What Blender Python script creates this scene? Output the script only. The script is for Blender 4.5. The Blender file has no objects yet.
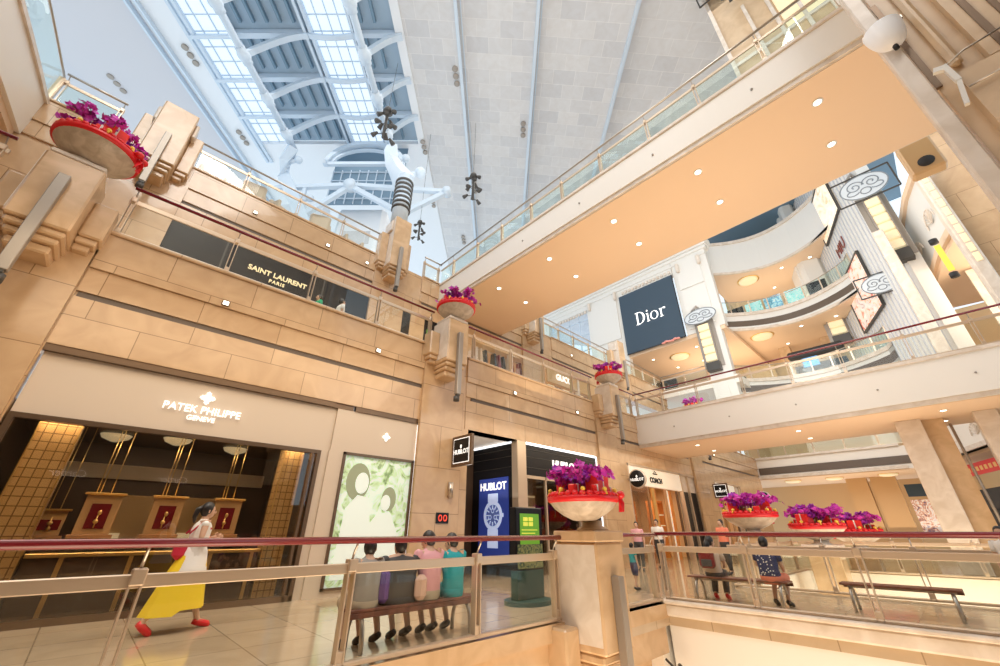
import bpy, math, random
from mathutils import Vector, Matrix
R = math.radians
random.seed(7)
S = bpy.context.scene
COL = S.collection

# ------------------------------------------------------------------ camera
F_PX, PITCH, AZ = 392.0, math.atan(199/392.0), R(46.42)   # azimuth of +X to the right of the view
cam_d = bpy.data.cameras.new('camera'); cam = bpy.data.objects.new('camera', cam_d); COL.objects.link(cam)
cam_d.sensor_width = 36; cam_d.lens = F_PX/1000*36; cam_d.clip_start = .05; cam_d.clip_end = 300
cam.location = (0, 0, 1.22)
fwd = Vector((math.cos(AZ)*math.cos(PITCH), math.sin(AZ)*math.cos(PITCH), math.sin(PITCH)))
cam.rotation_euler = fwd.to_track_quat('-Z', 'Y').to_euler()
S.camera = cam
# ------------------------------------------------------------------ world, lights, exposure
w = bpy.data.worlds.new('World'); S.world = w; w.use_nodes = True
bg = w.node_tree.nodes['Background']; bg.inputs[0].default_value = (.78, .9, 1, 1); bg.inputs[1].default_value = 2.4
S.view_settings.view_transform = 'Standard'; S.view_settings.look = 'None'
S.view_settings.exposure = -0.86; S.view_settings.gamma = 1; S.view_settings.use_curve_mapping = False

def area(name, loc, target, sx, sy, power, col):
    l = bpy.data.lights.new(name, 'AREA'); l.shape = 'RECTANGLE'; l.size = sx; l.size_y = sy; l.energy = power; l.color = col
    o = bpy.data.objects.new(name, l); COL.objects.link(o); o.location = loc
    o.rotation_euler = (Vector(target)-Vector(loc)).to_track_quat('-Z', 'Y').to_euler()
    return o
WARM = (1, .80, .56); NEUT = (1, .95, .88); COOL = (.78, .9, 1)
area('roof_fill', (9, 12, 28), (9, 12, 0), 26, 26, 4100, NEUT)  # unseen fill panel added below the roof for even top light
area('ceiling_fill', (6, 12, 14.5), (5, 15, 30), 16, 16, 1300, COOL)  # added in mid air to brighten the ceilings, no cove lamp
area('well_fill', (3.5, 1.5, -3.5), (4.5, 2.5, 10), 8, 7, 1300, WARM)  # unseen panel in the well, standing in for bounce off the floors
area('far_well_fill', (17, 1, -2), (19, 3, 10), 6, 6, 800, WARM)  # added low in the second well to brighten the lower bridge underside
area('recess_fill_low', (37.5, 5.5, 12.2), (37.5, 5.5, 16), 6, 12, 420, WARM)  # unseen panel added to lift the middle recess ceiling
area('recess_fill_high', (37.8, 4, 18), (37.8, 4, 22), 4.5, 8, 300, WARM)  # added fill for the topmost recess underside, no lamp body
area('ground_far_fill', (38, 4, 1.5), (38, 4, 4), 10, 8, 500, WARM)  # unseen upward fill added below the far gallery ceiling
area('pier_fill', (13, 6, 14), (24, -4, 16), 5, 5, 500, NEUT)
area('front_fill', (-2, -6, 25), (9, 10, 5), 12, 6, 4600, NEUT)
area('bridge_soffit_fill', (10.7, 5, 6.0), (10.7, 5, 10), 3.5, 12, 260, WARM)  # floating unseen panel added to brighten the upper bridge underside
area('lower_soffit_fill', (20.6, 3.5, .4), (20.6, 3.5, 5), 3.5, 9, 260, WARM)  # another floating panel, added for the lower bridge underside
area('banner_fill', (36, 11, 12), (36, 11, 16), 5, 5, 260, WARM)  # added fill for the ceiling behind the banner, no fixture
area('bridge_side_fill', (-1, 4, 15), (8.6, 4.5, 11), 3, 12, 600, NEUT)  # unseen panel added to whiten the upper bridge side
area('lower_side_fill', (12, 2.5, 8), (18.4, 3, 5.6), 2, 7, 170, NEUT)  # added likewise for the lower bridge side, not a fixture
area('far_fill', (21, 4, 12), (33, 7, 14), 9, 9, 1200, NEUT)
area('right_fill', (16, 2, 14), (28, -4, 12), 6, 6, 900, NEUT)
area('ground_fill', (14, 7.2, 4.6), (14, 7.2, 0), 14, 3.5, 420, WARM)  # unseen fill added over the open walkway, no lamps hang there
area('gallery_fill', (6, 11.3, 9.4), (6, 12.6, 7), 16, 1.5, 130, WARM)  # unseen fill added above the open upper gallery
area('walkway_fill', (2, 6.5, 5.6), (2, 8.5, 0), 9, 2, 330, WARM)  # fill added in open air before the left shops, no fixture

# ------------------------------------------------------------------ materials
def mat(name, col, rough=.5, metal=0, spec=.5, emit=None, es=0, coat=0):
    m = bpy.data.materials.new(name); m.use_nodes = True
    b = m.node_tree.nodes['Principled BSDF']
    b.inputs['Base Color'].default_value = (*col, 1); b.inputs['Roughness'].default_value = rough
    b.inputs['Metallic'].default_value = metal; b.inputs['Specular IOR Level'].default_value = spec
    b.inputs['Coat Weight'].default_value = coat; b.inputs['Coat Roughness'].default_value = .03
    if emit: b.inputs['Emission Color'].default_value = (*emit, 1); b.inputs['Emission Strength'].default_value = es
    return m
def nodes(m): return m.node_tree.nodes, m.node_tree.links, m.node_tree.nodes['Principled BSDF']
def noise_col(m, c1, c2, scale=2, detail=4, dist=0, vec=None, lo=.35, hi=.65):
    n, l, b = nodes(m)
    t = n.new('ShaderNodeTexCoord'); x = n.new('ShaderNodeTexNoise'); x.inputs['Scale'].default_value = scale
    x.inputs['Detail'].default_value = detail; x.inputs['Distortion'].default_value = dist
    l.new(vec or t.outputs['Object'], x.inputs['Vector'])
    r = n.new('ShaderNodeValToRGB'); r.color_ramp.elements[0].color = (*c1, 1); r.color_ramp.elements[1].color = (*c2, 1)
    r.color_ramp.elements[0].position = lo; r.color_ramp.elements[1].position = hi
    l.new(x.outputs[0], r.inputs[0]); l.new(r.outputs[0], b.inputs['Base Color'])
    return r
def brick(m, c1, c2, mortar, w_, h_, ms=.01, vertical=True, offset=.5, vein=.25, c3=None):
    n, l, b = nodes(m)
    t = n.new('ShaderNodeTexCoord'); s = n.new('ShaderNodeSeparateXYZ'); l.new(t.outputs['Object'], s.inputs[0])
    c = n.new('ShaderNodeCombineXYZ')
    if vertical:
        a = n.new('ShaderNodeMath'); a.operation = 'ADD'; l.new(s.outputs[0], a.inputs[0]); l.new(s.outputs[1], a.inputs[1])
        l.new(a.outputs[0], c.inputs[0]); l.new(s.outputs[2], c.inputs[1])
    else:
        l.new(s.outputs[0], c.inputs[0]); l.new(s.outputs[1], c.inputs[1])
    k = n.new('ShaderNodeTexBrick'); k.offset = offset; k.inputs['Scale'].default_value = 1
    k.inputs['Color1'].default_value = (*c1, 1); k.inputs['Color2'].default_value = (*c2, 1); k.inputs['Mortar'].default_value = (*mortar, 1)
    k.inputs['Mortar Size'].default_value = ms; k.inputs['Brick Width'].default_value = w_; k.inputs['Row Height'].default_value = h_
    k.inputs['Mortar Smooth'].default_value = .1
    l.new(c.outputs[0], k.inputs['Vector'])
    x = n.new('ShaderNodeTexNoise'); x.inputs['Scale'].default_value = 1.6; x.inputs['Detail'].default_value = 6; x.inputs['Distortion'].default_value = 1.2
    l.new(t.outputs['Object'], x.inputs['Vector'])
    r = n.new('ShaderNodeValToRGB'); r.color_ramp.elements[0].position = .3; r.color_ramp.elements[1].position = .7
    r.color_ramp.elements[0].color = (.72, .66, .6, 1); r.color_ramp.elements[1].color = (1, 1, 1, 1)
    l.new(x.outputs[0], r.inputs[0])
    mx = n.new('ShaderNodeMix'); mx.data_type = 'RGBA'; mx.blend_type = 'MULTIPLY'; mx.inputs[0].default_value = vein
    l.new(k.outputs['Color'], mx.inputs[6]); l.new(r.outputs[0], mx.inputs[7]); l.new(mx.outputs[2], b.inputs['Base Color'])
M = {}
M['stone'] = mat('beige_marble', (.6, .42, .27), .2, coat=.3); brick(M['stone'], (.67, .46, .275), (.60, .40, .23), (.32, .2, .10), 1.52, 1.15, .008, vein=.55)
M['stone2'] = mat('smooth_marble', (.6, .42, .27), .22, coat=.2); noise_col(M['stone2'], (.57, .38, .215), (.68, .47, .285), 2.2, 6, 1)
M['palestone'] = mat('pale_stone', (.72, .64, .55), .3); noise_col(M['palestone'], (.66, .56, .46), (.78, .69, .6), 2.5, 6, 1)
M['floor'] = mat('polished_floor', (.62, .5, .38), .12, coat=.15); brick(M['floor'], (.64, .50, .35), (.57, .44, .30), (.38, .28, .18), .9, .9, .008, vertical=False, offset=0, vein=.5)
M['white'] = mat('white_paint', (.78, .76, .72), .5)
M['fascia'] = mat('cream_fascia', (.86, .81, .74), .4)
M['bowlstone'] = mat('bowl_stone', (.5, .42, .34), .35); noise_col(M['bowlstone'], (.44, .36, .28), (.60, .51, .42), 5, 6, 1)
M['soffit'] = mat('warm_lit_soffit', (.82, .61, .43), .55)  # white paint; the warm light on it is put into this colour
M['ceil'] = mat('ceiling_tile', (.66, .66, .67), .6); brick(M['ceil'], (.70, .70, .70), (.60, .61, .63), (.74, .74, .74), 1.5, 1.0, .02, vertical=False, vein=.25)
M['ceilp'] = mat('ceiling_plain', (.62, .62, .65), .6)
M['ceilw'] = mat('ceiling_white', (.8, .83, .86), .5)
M['steelw'] = mat('white_steel', (.60, .70, .80), .35)  # white steel with the blue of the light put into its colour
M['louvre'] = mat('grey_louvre', (.17, .27, .36), .5)
M['bronze'] = mat('bronze', (.17, .11, .07), .35, .6)
M['beige_metal'] = mat('champagne_metal', (.66, .53, .40), .3, .55)
M['steel'] = mat('brushed_steel', (.52, .46, .40), .28, .85)
M['grey_metal'] = mat('grey_metal', (.36, .32, .28), .4, .5)
M['darkgrey'] = mat('dark_grey', (.06, .055, .05), .4)
M['vent'] = mat('vent_grille', (.13, .095, .07), .5); 
M['black'] = mat('black_gloss', (.012, .012, .014), .3, spec=.25)
M['blackm'] = mat('black_matte', (.02, .02, .022), .6)
M['rail'] = mat('red_wood', (.19, .012, .02), .22, coat=.5)
M['wood'] = mat('bench_wood', (.20, .07, .045), .35); noise_col(M['wood'], (.14, .045, .03), (.27, .1, .06), 6, 4, 1)
M['woodlight'] = mat('light_wood', (.50, .27, .12), .4)
M['gold'] = mat('gold', (.85, .58, .22), .3, .7)
M['red'] = mat('red_ribbon', (.72, .012, .02), .35)
M['redbox'] = mat('red_box', (.85, .03, .03), .3)
M['petal'] = mat('orchid_petal', (.58, .03, .42), .5)
M['petal2'] = mat('violet_petal', (.40, .03, .50), .5)
M['leafc'] = mat('leaf_green', (.10, .20, .04), .5)
M['yellow'] = mat('yellow_tag', (.9, .6, .08), .5)
M['letter'] = mat('lit_letter', (.9, .9, .9), .4, emit=(1, .97, .92), es=1.5)
M['lettergold'] = mat('gold_letter', (.9, .75, .45), .3, emit=(1, .85, .55), es=.6)
M['lamp'] = mat('lamp_glow', (1, 1, 1), .4, emit=(1, .90, .72), es=9)
M['lampsoft'] = mat('soft_glow', (.7, .58, .38), .4, emit=(1, .84, .52), es=.8)
M['coolglow'] = mat('cool_glow', (1, 1, 1), .4, emit=(.9, .95, 1), es=2.5)
M['creampanel'] = mat('cream_panel', (.66, .55, .44), .5)
M['brownwall'] = mat('brown_wall', (.085, .05, .03), .4)
M['display'] = mat('display_panel', (.62, .40, .20), .4)
M['skin'] = mat('skin', (.62, .38, .26), .5)
M['hair'] = mat('black_hair', (.015, .011, .010), .4)
M['dior'] = mat('navy_cloth', (.045, .075, .11), .7)
M['screen'] = mat('green_screen', (.1, .3, .02), .3, emit=(.22, .55, .03), es=.6)
M['water'] = mat('dark_lower', (.3, .24, .18), .3)
def glass(name, tint, refl=.10, rough=0):
    m = bpy.data.materials.new(name); m.use_nodes = True; n = m.node_tree.nodes; l = m.node_tree.links
    n.remove(n['Principled BSDF']); out = n['Material Output']
    a = n.new('ShaderNodeBsdfTransparent'); a.inputs[0].default_value = (*tint, 1)
    g = n.new('ShaderNodeBsdfGlossy'); g.inputs['Roughness'].default_value = rough; g.inputs[0].default_value = (1, 1, 1, 1)
    f0 = n.new('ShaderNodeLayerWeight'); f0.inputs['Blend'].default_value = .5; f = n.new('ShaderNodeMath'); f.operation = 'POWER'; f.inputs[1].default_value = 4; l.new(f0.outputs['Facing'], f.inputs[0])
    mu = n.new('ShaderNodeMath'); mu.operation = 'MULTIPLY_ADD'; mu.inputs[1].default_value = .45; mu.inputs[2].default_value = refl*.55; mu.use_clamp = True
    x = n.new('ShaderNodeMixShader'); l.new(f.outputs[0], mu.inputs[0]); l.new(mu.outputs[0], x.inputs[0])
    l.new(a.outputs[0], x.inputs[1]); l.new(g.outputs[0], x.inputs[2]); l.new(x.outputs[0], out.inputs[0])
    return m
M['glass'] = glass('clear_glass', (.97, .985, .97), .05)
M['glassg'] = glass('greenish_glass', (.91, .97, .95), .07)
M['shopglass'] = glass('shop_glass', (.82, .78, .72), .10)
M['skyglass'] = glass('sky_glass', (.95, .97, 1), .04)
def picture_mat(name, cols, scale, es, detail=5, dist=2.5):
    m = mat(name, (.8, .8, .8), .4); n, l, b = nodes(m)
    r = noise_col(m, cols[0], cols[-1], scale, detail, dist, lo=.3, hi=.7)
    for i, c in enumerate(cols[1:-1]):
        e = r.color_ramp.elements.new(.3+.4*(i+1)/(len(cols)-1)); e.color = (*c, 1)
    l.new(r.outputs[0], b.inputs['Emission Color']); b.inputs['Emission Strength'].default_value = es
    return m
M['garden'] = picture_mat('lit_photograph', [(.16, .30, .10), (.55, .72, .42), (.75, .95, .85), (.95, 1, .95)], 2.6, .32)
M['fashion'] = picture_mat('fashion_poster', [(.55, .12, .10), (.85, .55, .42), (.95, .85, .78), (.3, .2, .2)], 1.2, .8)
M['fashion2'] = picture_mat('beauty_poster', [(.85, .55, .35), (.95, .8, .6), (1, .92, .8), (.9, .6, .4)], .8, .9)
M['blueposter'] = mat('blue_poster', (.03, .05, .25), .4, emit=(.03, .06, .32), es=.6)
M['tealscreen'] = picture_mat('teal_screen', [(.1, .45, .5), (.5, .8, .8), (.9, .95, .9)], 3, .5)
M['mosaic'] = mat('gold_mosaic', (.6, .38, .15), .35); brick(M['mosaic'], (.74, .50, .22), (.66, .42, .17), (.26, .15, .06), .12, .14, .008, offset=0, vein=.4)

# ------------------------------------------------------------------ mesh helpers
class MB:
    def __init__(s): s.v = []; s.f = []; s.sm = []; s.X = Matrix.Identity(4)
    def add(s, vs, fs, smooth=False):
        o = len(s.v); s.v += [tuple(s.X @ Vector(p)) for p in vs]
        for f in fs: s.f.append(tuple(i+o for i in f)); s.sm.append(smooth)
        return s
    def box(s, x0, x1, y0, y1, z0, z1, bv=0):
        if x0 > x1: x0, x1 = x1, x0
        if y0 > y1: y0, y1 = y1, y0
        if z0 > z1: z0, z1 = z1, z0
        if bv <= 0:
            vs = [(x, y, z) for z in (z0, z1) for x, y in ((x0, y0), (x1, y0), (x1, y1), (x0, y1))]
            return s.add(vs, [(3, 2, 1, 0), (4, 5, 6, 7), (0, 1, 5, 4), (1, 2, 6, 5), (2, 3, 7, 6), (3, 0, 4, 7)])
        b = min(bv, (x1-x0)/2.1, (y1-y0)/2.1, (z1-z0)/2.1)
        def ring(z, i): return [(x0+i, y0, z), (x1-i, y0, z), (x1, y0+i, z), (x1, y1-i, z), (x1-i, y1, z), (x0+i, y1, z), (x0, y1-i, z), (x0, y0+i, z)]
        def ring2(z): return [(x0+b, y0+b, z), (x1-b, y0+b, z), (x1-b, y0+b, z), (x1-b, y1-b, z), (x1-b, y1-b, z), (x0+b, y1-b, z), (x0+b, y1-b, z), (x0+b, y0+b, z)]
        rs = [ring2(z0), ring(z0+b, b), ring(z1-b, b), ring2(z1)]
        vs = [p for r in rs for p in r]; fs = [(7, 6, 5, 4, 3, 2, 1, 0), tuple(range(24, 32))]
        for k in range(3):
            for i in range(8):
                j = (i+1) % 8; fs.append((k*8+i, k*8+j, k*8+8+j, k*8+8+i))
        return s.add(vs, fs)
    def prism(s, pts, z0, z1):
        n = len(pts); vs = [(x, y, z0) for x, y in pts]+[(x, y, z1) for x, y in pts]
        fs = [tuple(range(n))[::-1], tuple(range(n, 2*n))]+[(i, (i+1) % n, n+(i+1) % n, n+i) for i in range(n)]
        return s.add(vs, fs)
    def tube(s, pts, r, n=8, cap=True, closed=False):
        pts = [Vector(p) for p in pts]; m = len(pts); rr = r if isinstance(r, (list, tuple)) else [r]*m
        vs = []; fs = []; prev = None
        for i, p in enumerate(pts):
            if closed: d = pts[(i+1) % m]-pts[i-1]
            else: d = pts[min(i+1, m-1)]-pts[max(i-1, 0)]
            if d.length < 1e-9: d = Vector((0, 0, 1))
            d.normalize()
            if prev is None:
                a = Vector((0, 0, 1)) if abs(d.z) < .9 else Vector((1, 0, 0)); u = d.cross(a).normalized()
            else: u = (prev-d*prev.dot(d)).normalized()
            prev = u; v = d.cross(u)
            for k in range(n): t = 2*math.pi*k/n; vs.append(p+(u*math.cos(t)+v*math.sin(t))*rr[i])
        for i in range(m if closed else m-1):
            for k in range(n):
                a = i*n+k; b = i*n+(k+1) % n; c = ((i+1) % m)*n; fs.append((a, b, c+(k+1) % n, c+k))
        if cap and not closed: fs += [tuple(range(n))[::-1], tuple(range((m-1)*n, m*n))]
        return s.add(vs, fs, True)
    def beam(s, p, q, w_, h_):                      # rectangular bar from p to q
        p = Vector(p); q = Vector(q); d = (q-p).normalized(); a = Vector((0, 0, 1)) if abs(d.z) < .95 else Vector((1, 0, 0))
        u = d.cross(a).normalized()*w_/2; v = d.cross(u).normalized()*h_/2
        vs = [e+i*u+j*v for e in (p, q) for i, j in ((-1, -1), (1, -1), (1, 1), (-1, 1))]
        return s.add(vs, [(3, 2, 1, 0), (4, 5, 6, 7), (0, 1, 5, 4), (1, 2, 6, 5), (2, 3, 7, 6), (3, 0, 4, 7)])
    def strip(s, pts, w_, h_):                      # rectangular section swept along a path
        pts = [Vector(p) for p in pts]; m = len(pts); vs = []; fs = []
        for i, p in enumerate(pts):
            d = (pts[min(i+1, m-1)]-pts[max(i-1, 0)]).normalized(); a = Vector((0, 0, 1)) if abs(d.z) < .98 else Vector((1, 0, 0))
            u = d.cross(a).normalized()*w_/2; v = u.cross(d).normalized()*h_/2
            vs += [p-u-v, p+u-v, p+u+v, p-u+v]
        for i in range(m-1):
            for k in range(4): fs.append((i*4+k, i*4+(k+1) % 4, i*4+4+(k+1) % 4, i*4+4+k))
        fs += [(3, 2, 1, 0), tuple(range(4*m-4, 4*m))]
        return s.add(vs, fs)
    def lathe(s, prof, c=(0, 0), n=24, sx=1, sy=1):
        m = len(prof); vs = []; fs = []
        for r, z in prof:
            for k in range(n): t = 2*math.pi*k/n; vs.append((c[0]+r*math.cos(t)*sx, c[1]+r*math.sin(t)*sy, z))
        for i in range(m-1):
            for k in range(n): fs.append((i*n+k, i*n+(k+1) % n, i*n+n+(k+1) % n, i*n+n+k))
        fs += [tuple(range(n))[::-1], tuple(range((m-1)*n, m*n))]
        return s.add(vs, fs, True)
    def ball(s, c, rx, ry=None, rz=None, n=12, m=8):
        ry = ry or rx; rz = rz or rx; vs = [(c[0], c[1], c[2]-rz)]; fs = []
        for i in range(1, m):
            a = math.pi*i/m-math.pi/2
            for k in range(n): t = 2*math.pi*k/n; vs.append((c[0]+rx*math.cos(a)*math.cos(t), c[1]+ry*math.cos(a)*math.sin(t), c[2]+rz*math.sin(a)))
        vs.append((c[0], c[1], c[2]+rz)); T = len(vs)-1
        for k in range(n): fs.append((0, 1+(k+1) % n, 1+k)); fs.append((T, T-n+k, T-n+(k+1) % n))
        for i in range(m-2):
            for k in range(n): a = 1+i*n; fs.append((a+k, a+(k+1) % n, a+n+(k+1) % n, a+n+k))
        return s.add(vs, fs, True)
    def obj(s, name, m, parent=None, local=False):
        me = bpy.data.meshes.new(name)
        v = s.v
        if parent is not None and not local:
            iv = parent_mat(parent).inverted(); v = [tuple(iv @ Vector(p)) for p in v]
        me.from_pydata(v, [], s.f); me.update()
        me.polygons.foreach_set('use_smooth', s.sm)
        me.materials.append(M[m] if isinstance(m, str) else m)
        o = bpy.data.objects.new(name, me); COL.objects.link(o)
        if parent is not None: o.parent = parent
        return o
def parent_mat(p):
    X = Matrix.Identity(4)
    while p is not None:
        X = Matrix.LocRotScale(p.location, p.rotation_euler, p.scale) @ X; p = p.parent
    return X
def tag(o, label, cat, group=None, kind=None):
    o['label'] = label; o['category'] = cat
    if group: o['group'] = group
    if kind: o['kind'] = kind
    return o
def thing(name, label, cat, loc=(0, 0, 0), rz=0, group=None):
    o = bpy.data.objects.new(name, None); COL.objects.link(o); o.location = loc; o.rotation_euler = (0, 0, rz); o.empty_display_size = .1
    return tag(o, label, cat, group)
def struct(name, mb, m):
    o = mb.obj(name, m); o['kind'] = 'structure'; return o
def dup(root, loc, rz=None, label=None, group=None, scale=None):
    r = root.copy(); COL.objects.link(r); r.location = loc
    if rz is not None: r.rotation_euler = (0, 0, rz)
    if scale: r.scale = (scale,)*3 if not isinstance(scale, tuple) else scale
    if label: r['label'] = label
    if group: r['group'] = group
    for ch in root.children:
        c = ch.copy(); COL.objects.link(c); c.parent = r
        for g in ch.children: d = g.copy(); COL.objects.link(d); d.parent = c
    return r
def text_mesh(txt, size, depth, xf, spacing=1.0, shear=0, sx=1.0, bold=0):
    """letters as a mesh lying in local XY, extruded by depth, then transformed"""
    c = bpy.data.curves.new('t', 'FONT'); c.body = txt; c.size = size; c.extrude = depth/2; c.align_x = 'CENTER'; c.align_y = 'CENTER'
    c.space_character = spacing; c.shear = shear; c.offset = bold; c.resolution_u = 3
    o = bpy.data.objects.new('t', c); COL.objects.link(o)
    dg = bpy.context.evaluated_depsgraph_get(); me = bpy.data.meshes.new_from_object(o.evaluated_get(dg))
    mb = MB(); mb.X = xf @ Matrix.Diagonal((sx, 1, 1, 1))
    mb.add([v.co[:] for v in me.vertices], [tuple(p.vertices) for p in me.polygons])
    bpy.data.objects.remove(o); bpy.data.curves.remove(c); bpy.data.meshes.remove(me)
    return mb
def face(loc, normal='-Y'):
    """matrix standing local XY upright at loc, reading left to right for a viewer the normal points to"""
    ax = {'-Y': ((1, 0, 0), (0, -1, 0)), '-X': ((0, -1, 0), (-1, 0, 0)), '+Y': ((-1, 0, 0), (0, 1, 0)), '+X': ((0, 1, 0), (1, 0, 0))}
    x, nrm = (ax[normal] if isinstance(normal, str) else normal)
    m = Matrix((x, (0, 0, 1), nrm)).transposed().to_4x4(); m.translation = loc
    return m
def sign_letters(name, txt, loc, size, m, parent, normal='-Y', depth=.03, **k):
    return text_mesh(txt, size, depth, face(loc, normal), **k).obj(name, m, parent)

# ================================================================== THE BUILDING
YL, YU = 9.5, 13.2            # left facade plane on the ground and second storey, and the set-back third storey
ZG, Z2, Z3, Z4 = 0, 6.3, 11.5, 16.6
XR = 8.55
# ---- floors
b = MB(); b.box(-16, 40, 4.72, 15.2, -.35, 0); b.box(6.5, 8.62, 4.38, 4.72, -.35, 0); b.box(8.62, 12.35, -14, 4.72, -.35, 0); b.box(12.35, 19.5, 4.3, 4.72, -.35, 0)
b.box(19.5, 40, -12, 4.72, -.35, 0); b.box(12.35, 19.5, -12, -3.8, -.35, 0)
struct('floor', b, 'floor')
b = MB(); b.box(-16, 9, -14, -1.6, -.35, 0); struct('floor.001', b, 'floor')
b = MB(); b.box(-16, 32, -16, 16, -5.9, -5.5); struct('floor.002', b, 'stone2')
# edges of the well below the railings
b = MB(); b.box(-16, 5.9, 4.62, 4.72, -.22, 0); b.box(-16, 6.3, 4.70, 4.95, -1.5, -.22); b.box(-16, 6.3, 4.8, 5.1, -5.5, -1.5)
b.box(6.55, 8.5, 4.42, 4.72, -.75, -.22); b.box(6.5, 8.6, 4.36, 4.55, -.22, 0); b.box(6.5, 8.5, 4.75, 5.0, -5.5, -.75)
struct('wall_well_left', b, 'stone2')
b = MB(); b.box(8.64, 8.8, -14, 4.4, -1.75, -.2); struct('wall_well_right', b, 'fascia')
b = MB(); b.box(8.53, 8.8, -14, 4.42, -.2, .0, .03); b.box(8.48, 8.8, -14, 4.46, -.0, .07, .02); struct('trim_well_edge', b, 'palestone')
b = MB(); b.box(8.9, 9.1, -14, 4.7, -5.5, -1.75); struct('wall_well_lower', b, 'stone2')
b = MB(); b.box(8.4, 9.1, 4.5, 4.9, -5.5, -.36); b.box(12.3, 12.5, -12, 4.4, -5.5, -.02); b.box(12.4, 19.6, 4.25, 4.4, -5.5, -.02); b.box(19.45, 19.6, -4, 4.3, -5.5, -.02); b.box(12.4, 19.6, -4, -3.85, -5.5, -.02); struct('wall_well_far', b, 'fascia')
b = MB(); b.box(-16, -15.8, -14, 17, -5.5, 12); b.box(-16, 12, -14.2, -14, -5.5, 3); struct('wall_end', b, 'stone2')

# ---- left facade, ground storey: solid stretches between shop fronts
b = MB()
for x0, x1 in ((-16, -1.42), (5.98, 7.68), (14.95, 17.0), (24.5, 27.2), (31.9, 37)): b.box(x0, x1, YL, YL+.5, 0, 4.05)
def band(b, x0, x1, y, zc, low):                     # stepped stone profile below a parapet whose cap is at zc
    b.box(x0, x1, y, y+.5, low, zc-1.46)
    b.box(x0, x1, y, y+.5, zc-1.34, zc-.86)
    b.box(x0, x1, y-.05, y+.5, zc-.85, zc-.09)
    b.box(x0, x1, y-.10, y+.5, zc-.08, zc, .02)
    b.box(x0, x1, y+.06, y+.5, zc-1.46, zc-1.34)
for x0, x1 in ((-16, -3.0), (-1.42, 6.0), (7.55, 14.75), (16.2, 24.1), (25.8, 37)): band(b, x0, x1, YL, 6.43, 4.05)
for x0, x1 in ((-3.0, -1.42), (6.0, 7.55), (14.75, 16.2), (24.1, 25.8)): b.box(x0, x1, YL+.02, YL+.5, 4.05, 6.4)
struct('wall_left', b, 'stone')
b = MB()
for x0, x1 in ((-1.42, 6.05), (7.75, 15.1), (16.85, 24.2), (26, 36)): b.box(x0+.03, x1, YL+.03, YL+.1, 4.98, 5.08)
struct('trim_vent', b, 'vent')
# gallery floor of storey two, and its inner wall
b = MB(); b.box(-16, 37, YL+.05, 17, 5.9, Z2); struct('floor.003', b, 'stone2')
b = MB(); b.box(-16, -2.7, YU, YU+.5, Z2, 9.6); b.box(7.3, 8.0, YU, YU+.5, Z2, 9.6); b.box(9.6, 10.7, YU, YU+.5, Z2, 9.6); b.box(22.5, 24.4, YU, YU+.5, Z2, 9.6)
for x0, x1 in ((-16, -2.9), (-1.3, 6.05), (7.65, 15.15), (16.75, 24.25), (25.85, 31.5)): band(b, x0, x1, YU, 11.68, 9.6)
for x0, x1 in ((-2.9, -1.3), (6.05, 7.65), (15.15, 16.75), (24.25, 25.85)): b.box(x0, x1, YU+.02, YU+.5, 9.6, 11.65)
struct('wall_left_upper', b, 'stone')
b = MB()
for x0, x1 in ((-1.3, 6.05), (7.75, 15.1), (16.85, 24.2), (26, 31)): b.box(x0+.03, x1, YU+.03, YU+.1, 10.23, 10.33)
struct('trim_vent.001', b, 'vent')
b = MB(); b.box(-16, 31.5, YU+.1, 21, 11.1, Z3); struct('floor.004', b, 'stone2')
# small wall lights on the stone bands
def wall_light(x, y, z):
    t = thing('wall_light', 'small square lit wall light on the beige stone band', 'light', (x, y, z), 0, 'small wall lights along the stone bands')
    MB().box(x-.07, x+.07, y-.05, y, z-.02, z+.10, .01).obj('housing', 'bronze', t); MB().box(x-.05, x+.05, y-.056, y-.05, z, z+.08).obj('lens', 'lamp', t)
for x in (.72, 4.35): wall_light(x, YL-.05, 5.62)
for x in (9.7, 13.4, 18.6, 22.4, 28): wall_light(x, YL-.05, 5.62)
for x in (.9, 3.4, 5.0, 9.6, 12.5, 18.6, 21, 23): wall_light(x, YU-.05, 10.95)

# ---- railings
def railing(label, p0, p1, z, posts, hand='rail', g='glass', group=None, hr=.036, low=0, steelmid=True):
    p0 = Vector((*p0, z)); p1 = Vector((*p1, z)); d = p1-p0; L = d.length; rz = math.atan2(d.y, d.x)
    t = thing('glass_railing', label, 'railing', p0, rz, group)
    MB().tube([(0, -.09, 1.12), (L, -.09, 1.12)], hr, 10).obj('handrail', hand, t, True)
    MB().box(0, L, -.02, .02, .80, .90, .008).obj('mid_rail', 'beige_metal', t, True)
    MB().box(0, L, -.05, .05, -.0, .045, .01).obj('base_shoe', 'beige_metal', t, True)
    ps = sorted(posts)
    for q in ps:
        k = MB(); k.box(q-.045, q-.03, -.05, .05, .0, .93); k.box(q+.03, q+.045, -.05, .05, .0, .93); k.box(q-.05, q+.05, -.06, .06, .82, .94, .01); k.box(q-.04, q+.04, -.04, .04, .02, .14, .01)
        p = k.obj('post', 'beige_metal', t, True)
        MB().tube([(q, -.0, .93), (q, -.03, 1.0), (q, -.07, 1.06), (q, -.09, 1.11)], .013, 6).obj('bracket', 'steel', p, True)
    e = [0]+ps+[L]
    for a, c in zip(e[:-1], e[1:]):
        if c-a > .25: MB().box(a+.05, c-.05, -.006, .006, .05, .80).obj('glass_panel', g, t, True)
    return t
railing('red handrail glass railing in front of the jewellery shop and left bench', (-9, 4.68), (5.72, 4.68), .02, [9-7.0, 9-5.1, 9-3.2, 9-1.37, 9+.44, 9+2.23, 9+4.02, 9+5.66-9+9-.02], 'rail')
railing('short red handrail glass railing right of the flower pillar', (6.62, 4.50), (8.5, 4.42), .05, [.2, 1.75], 'rail')
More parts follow.
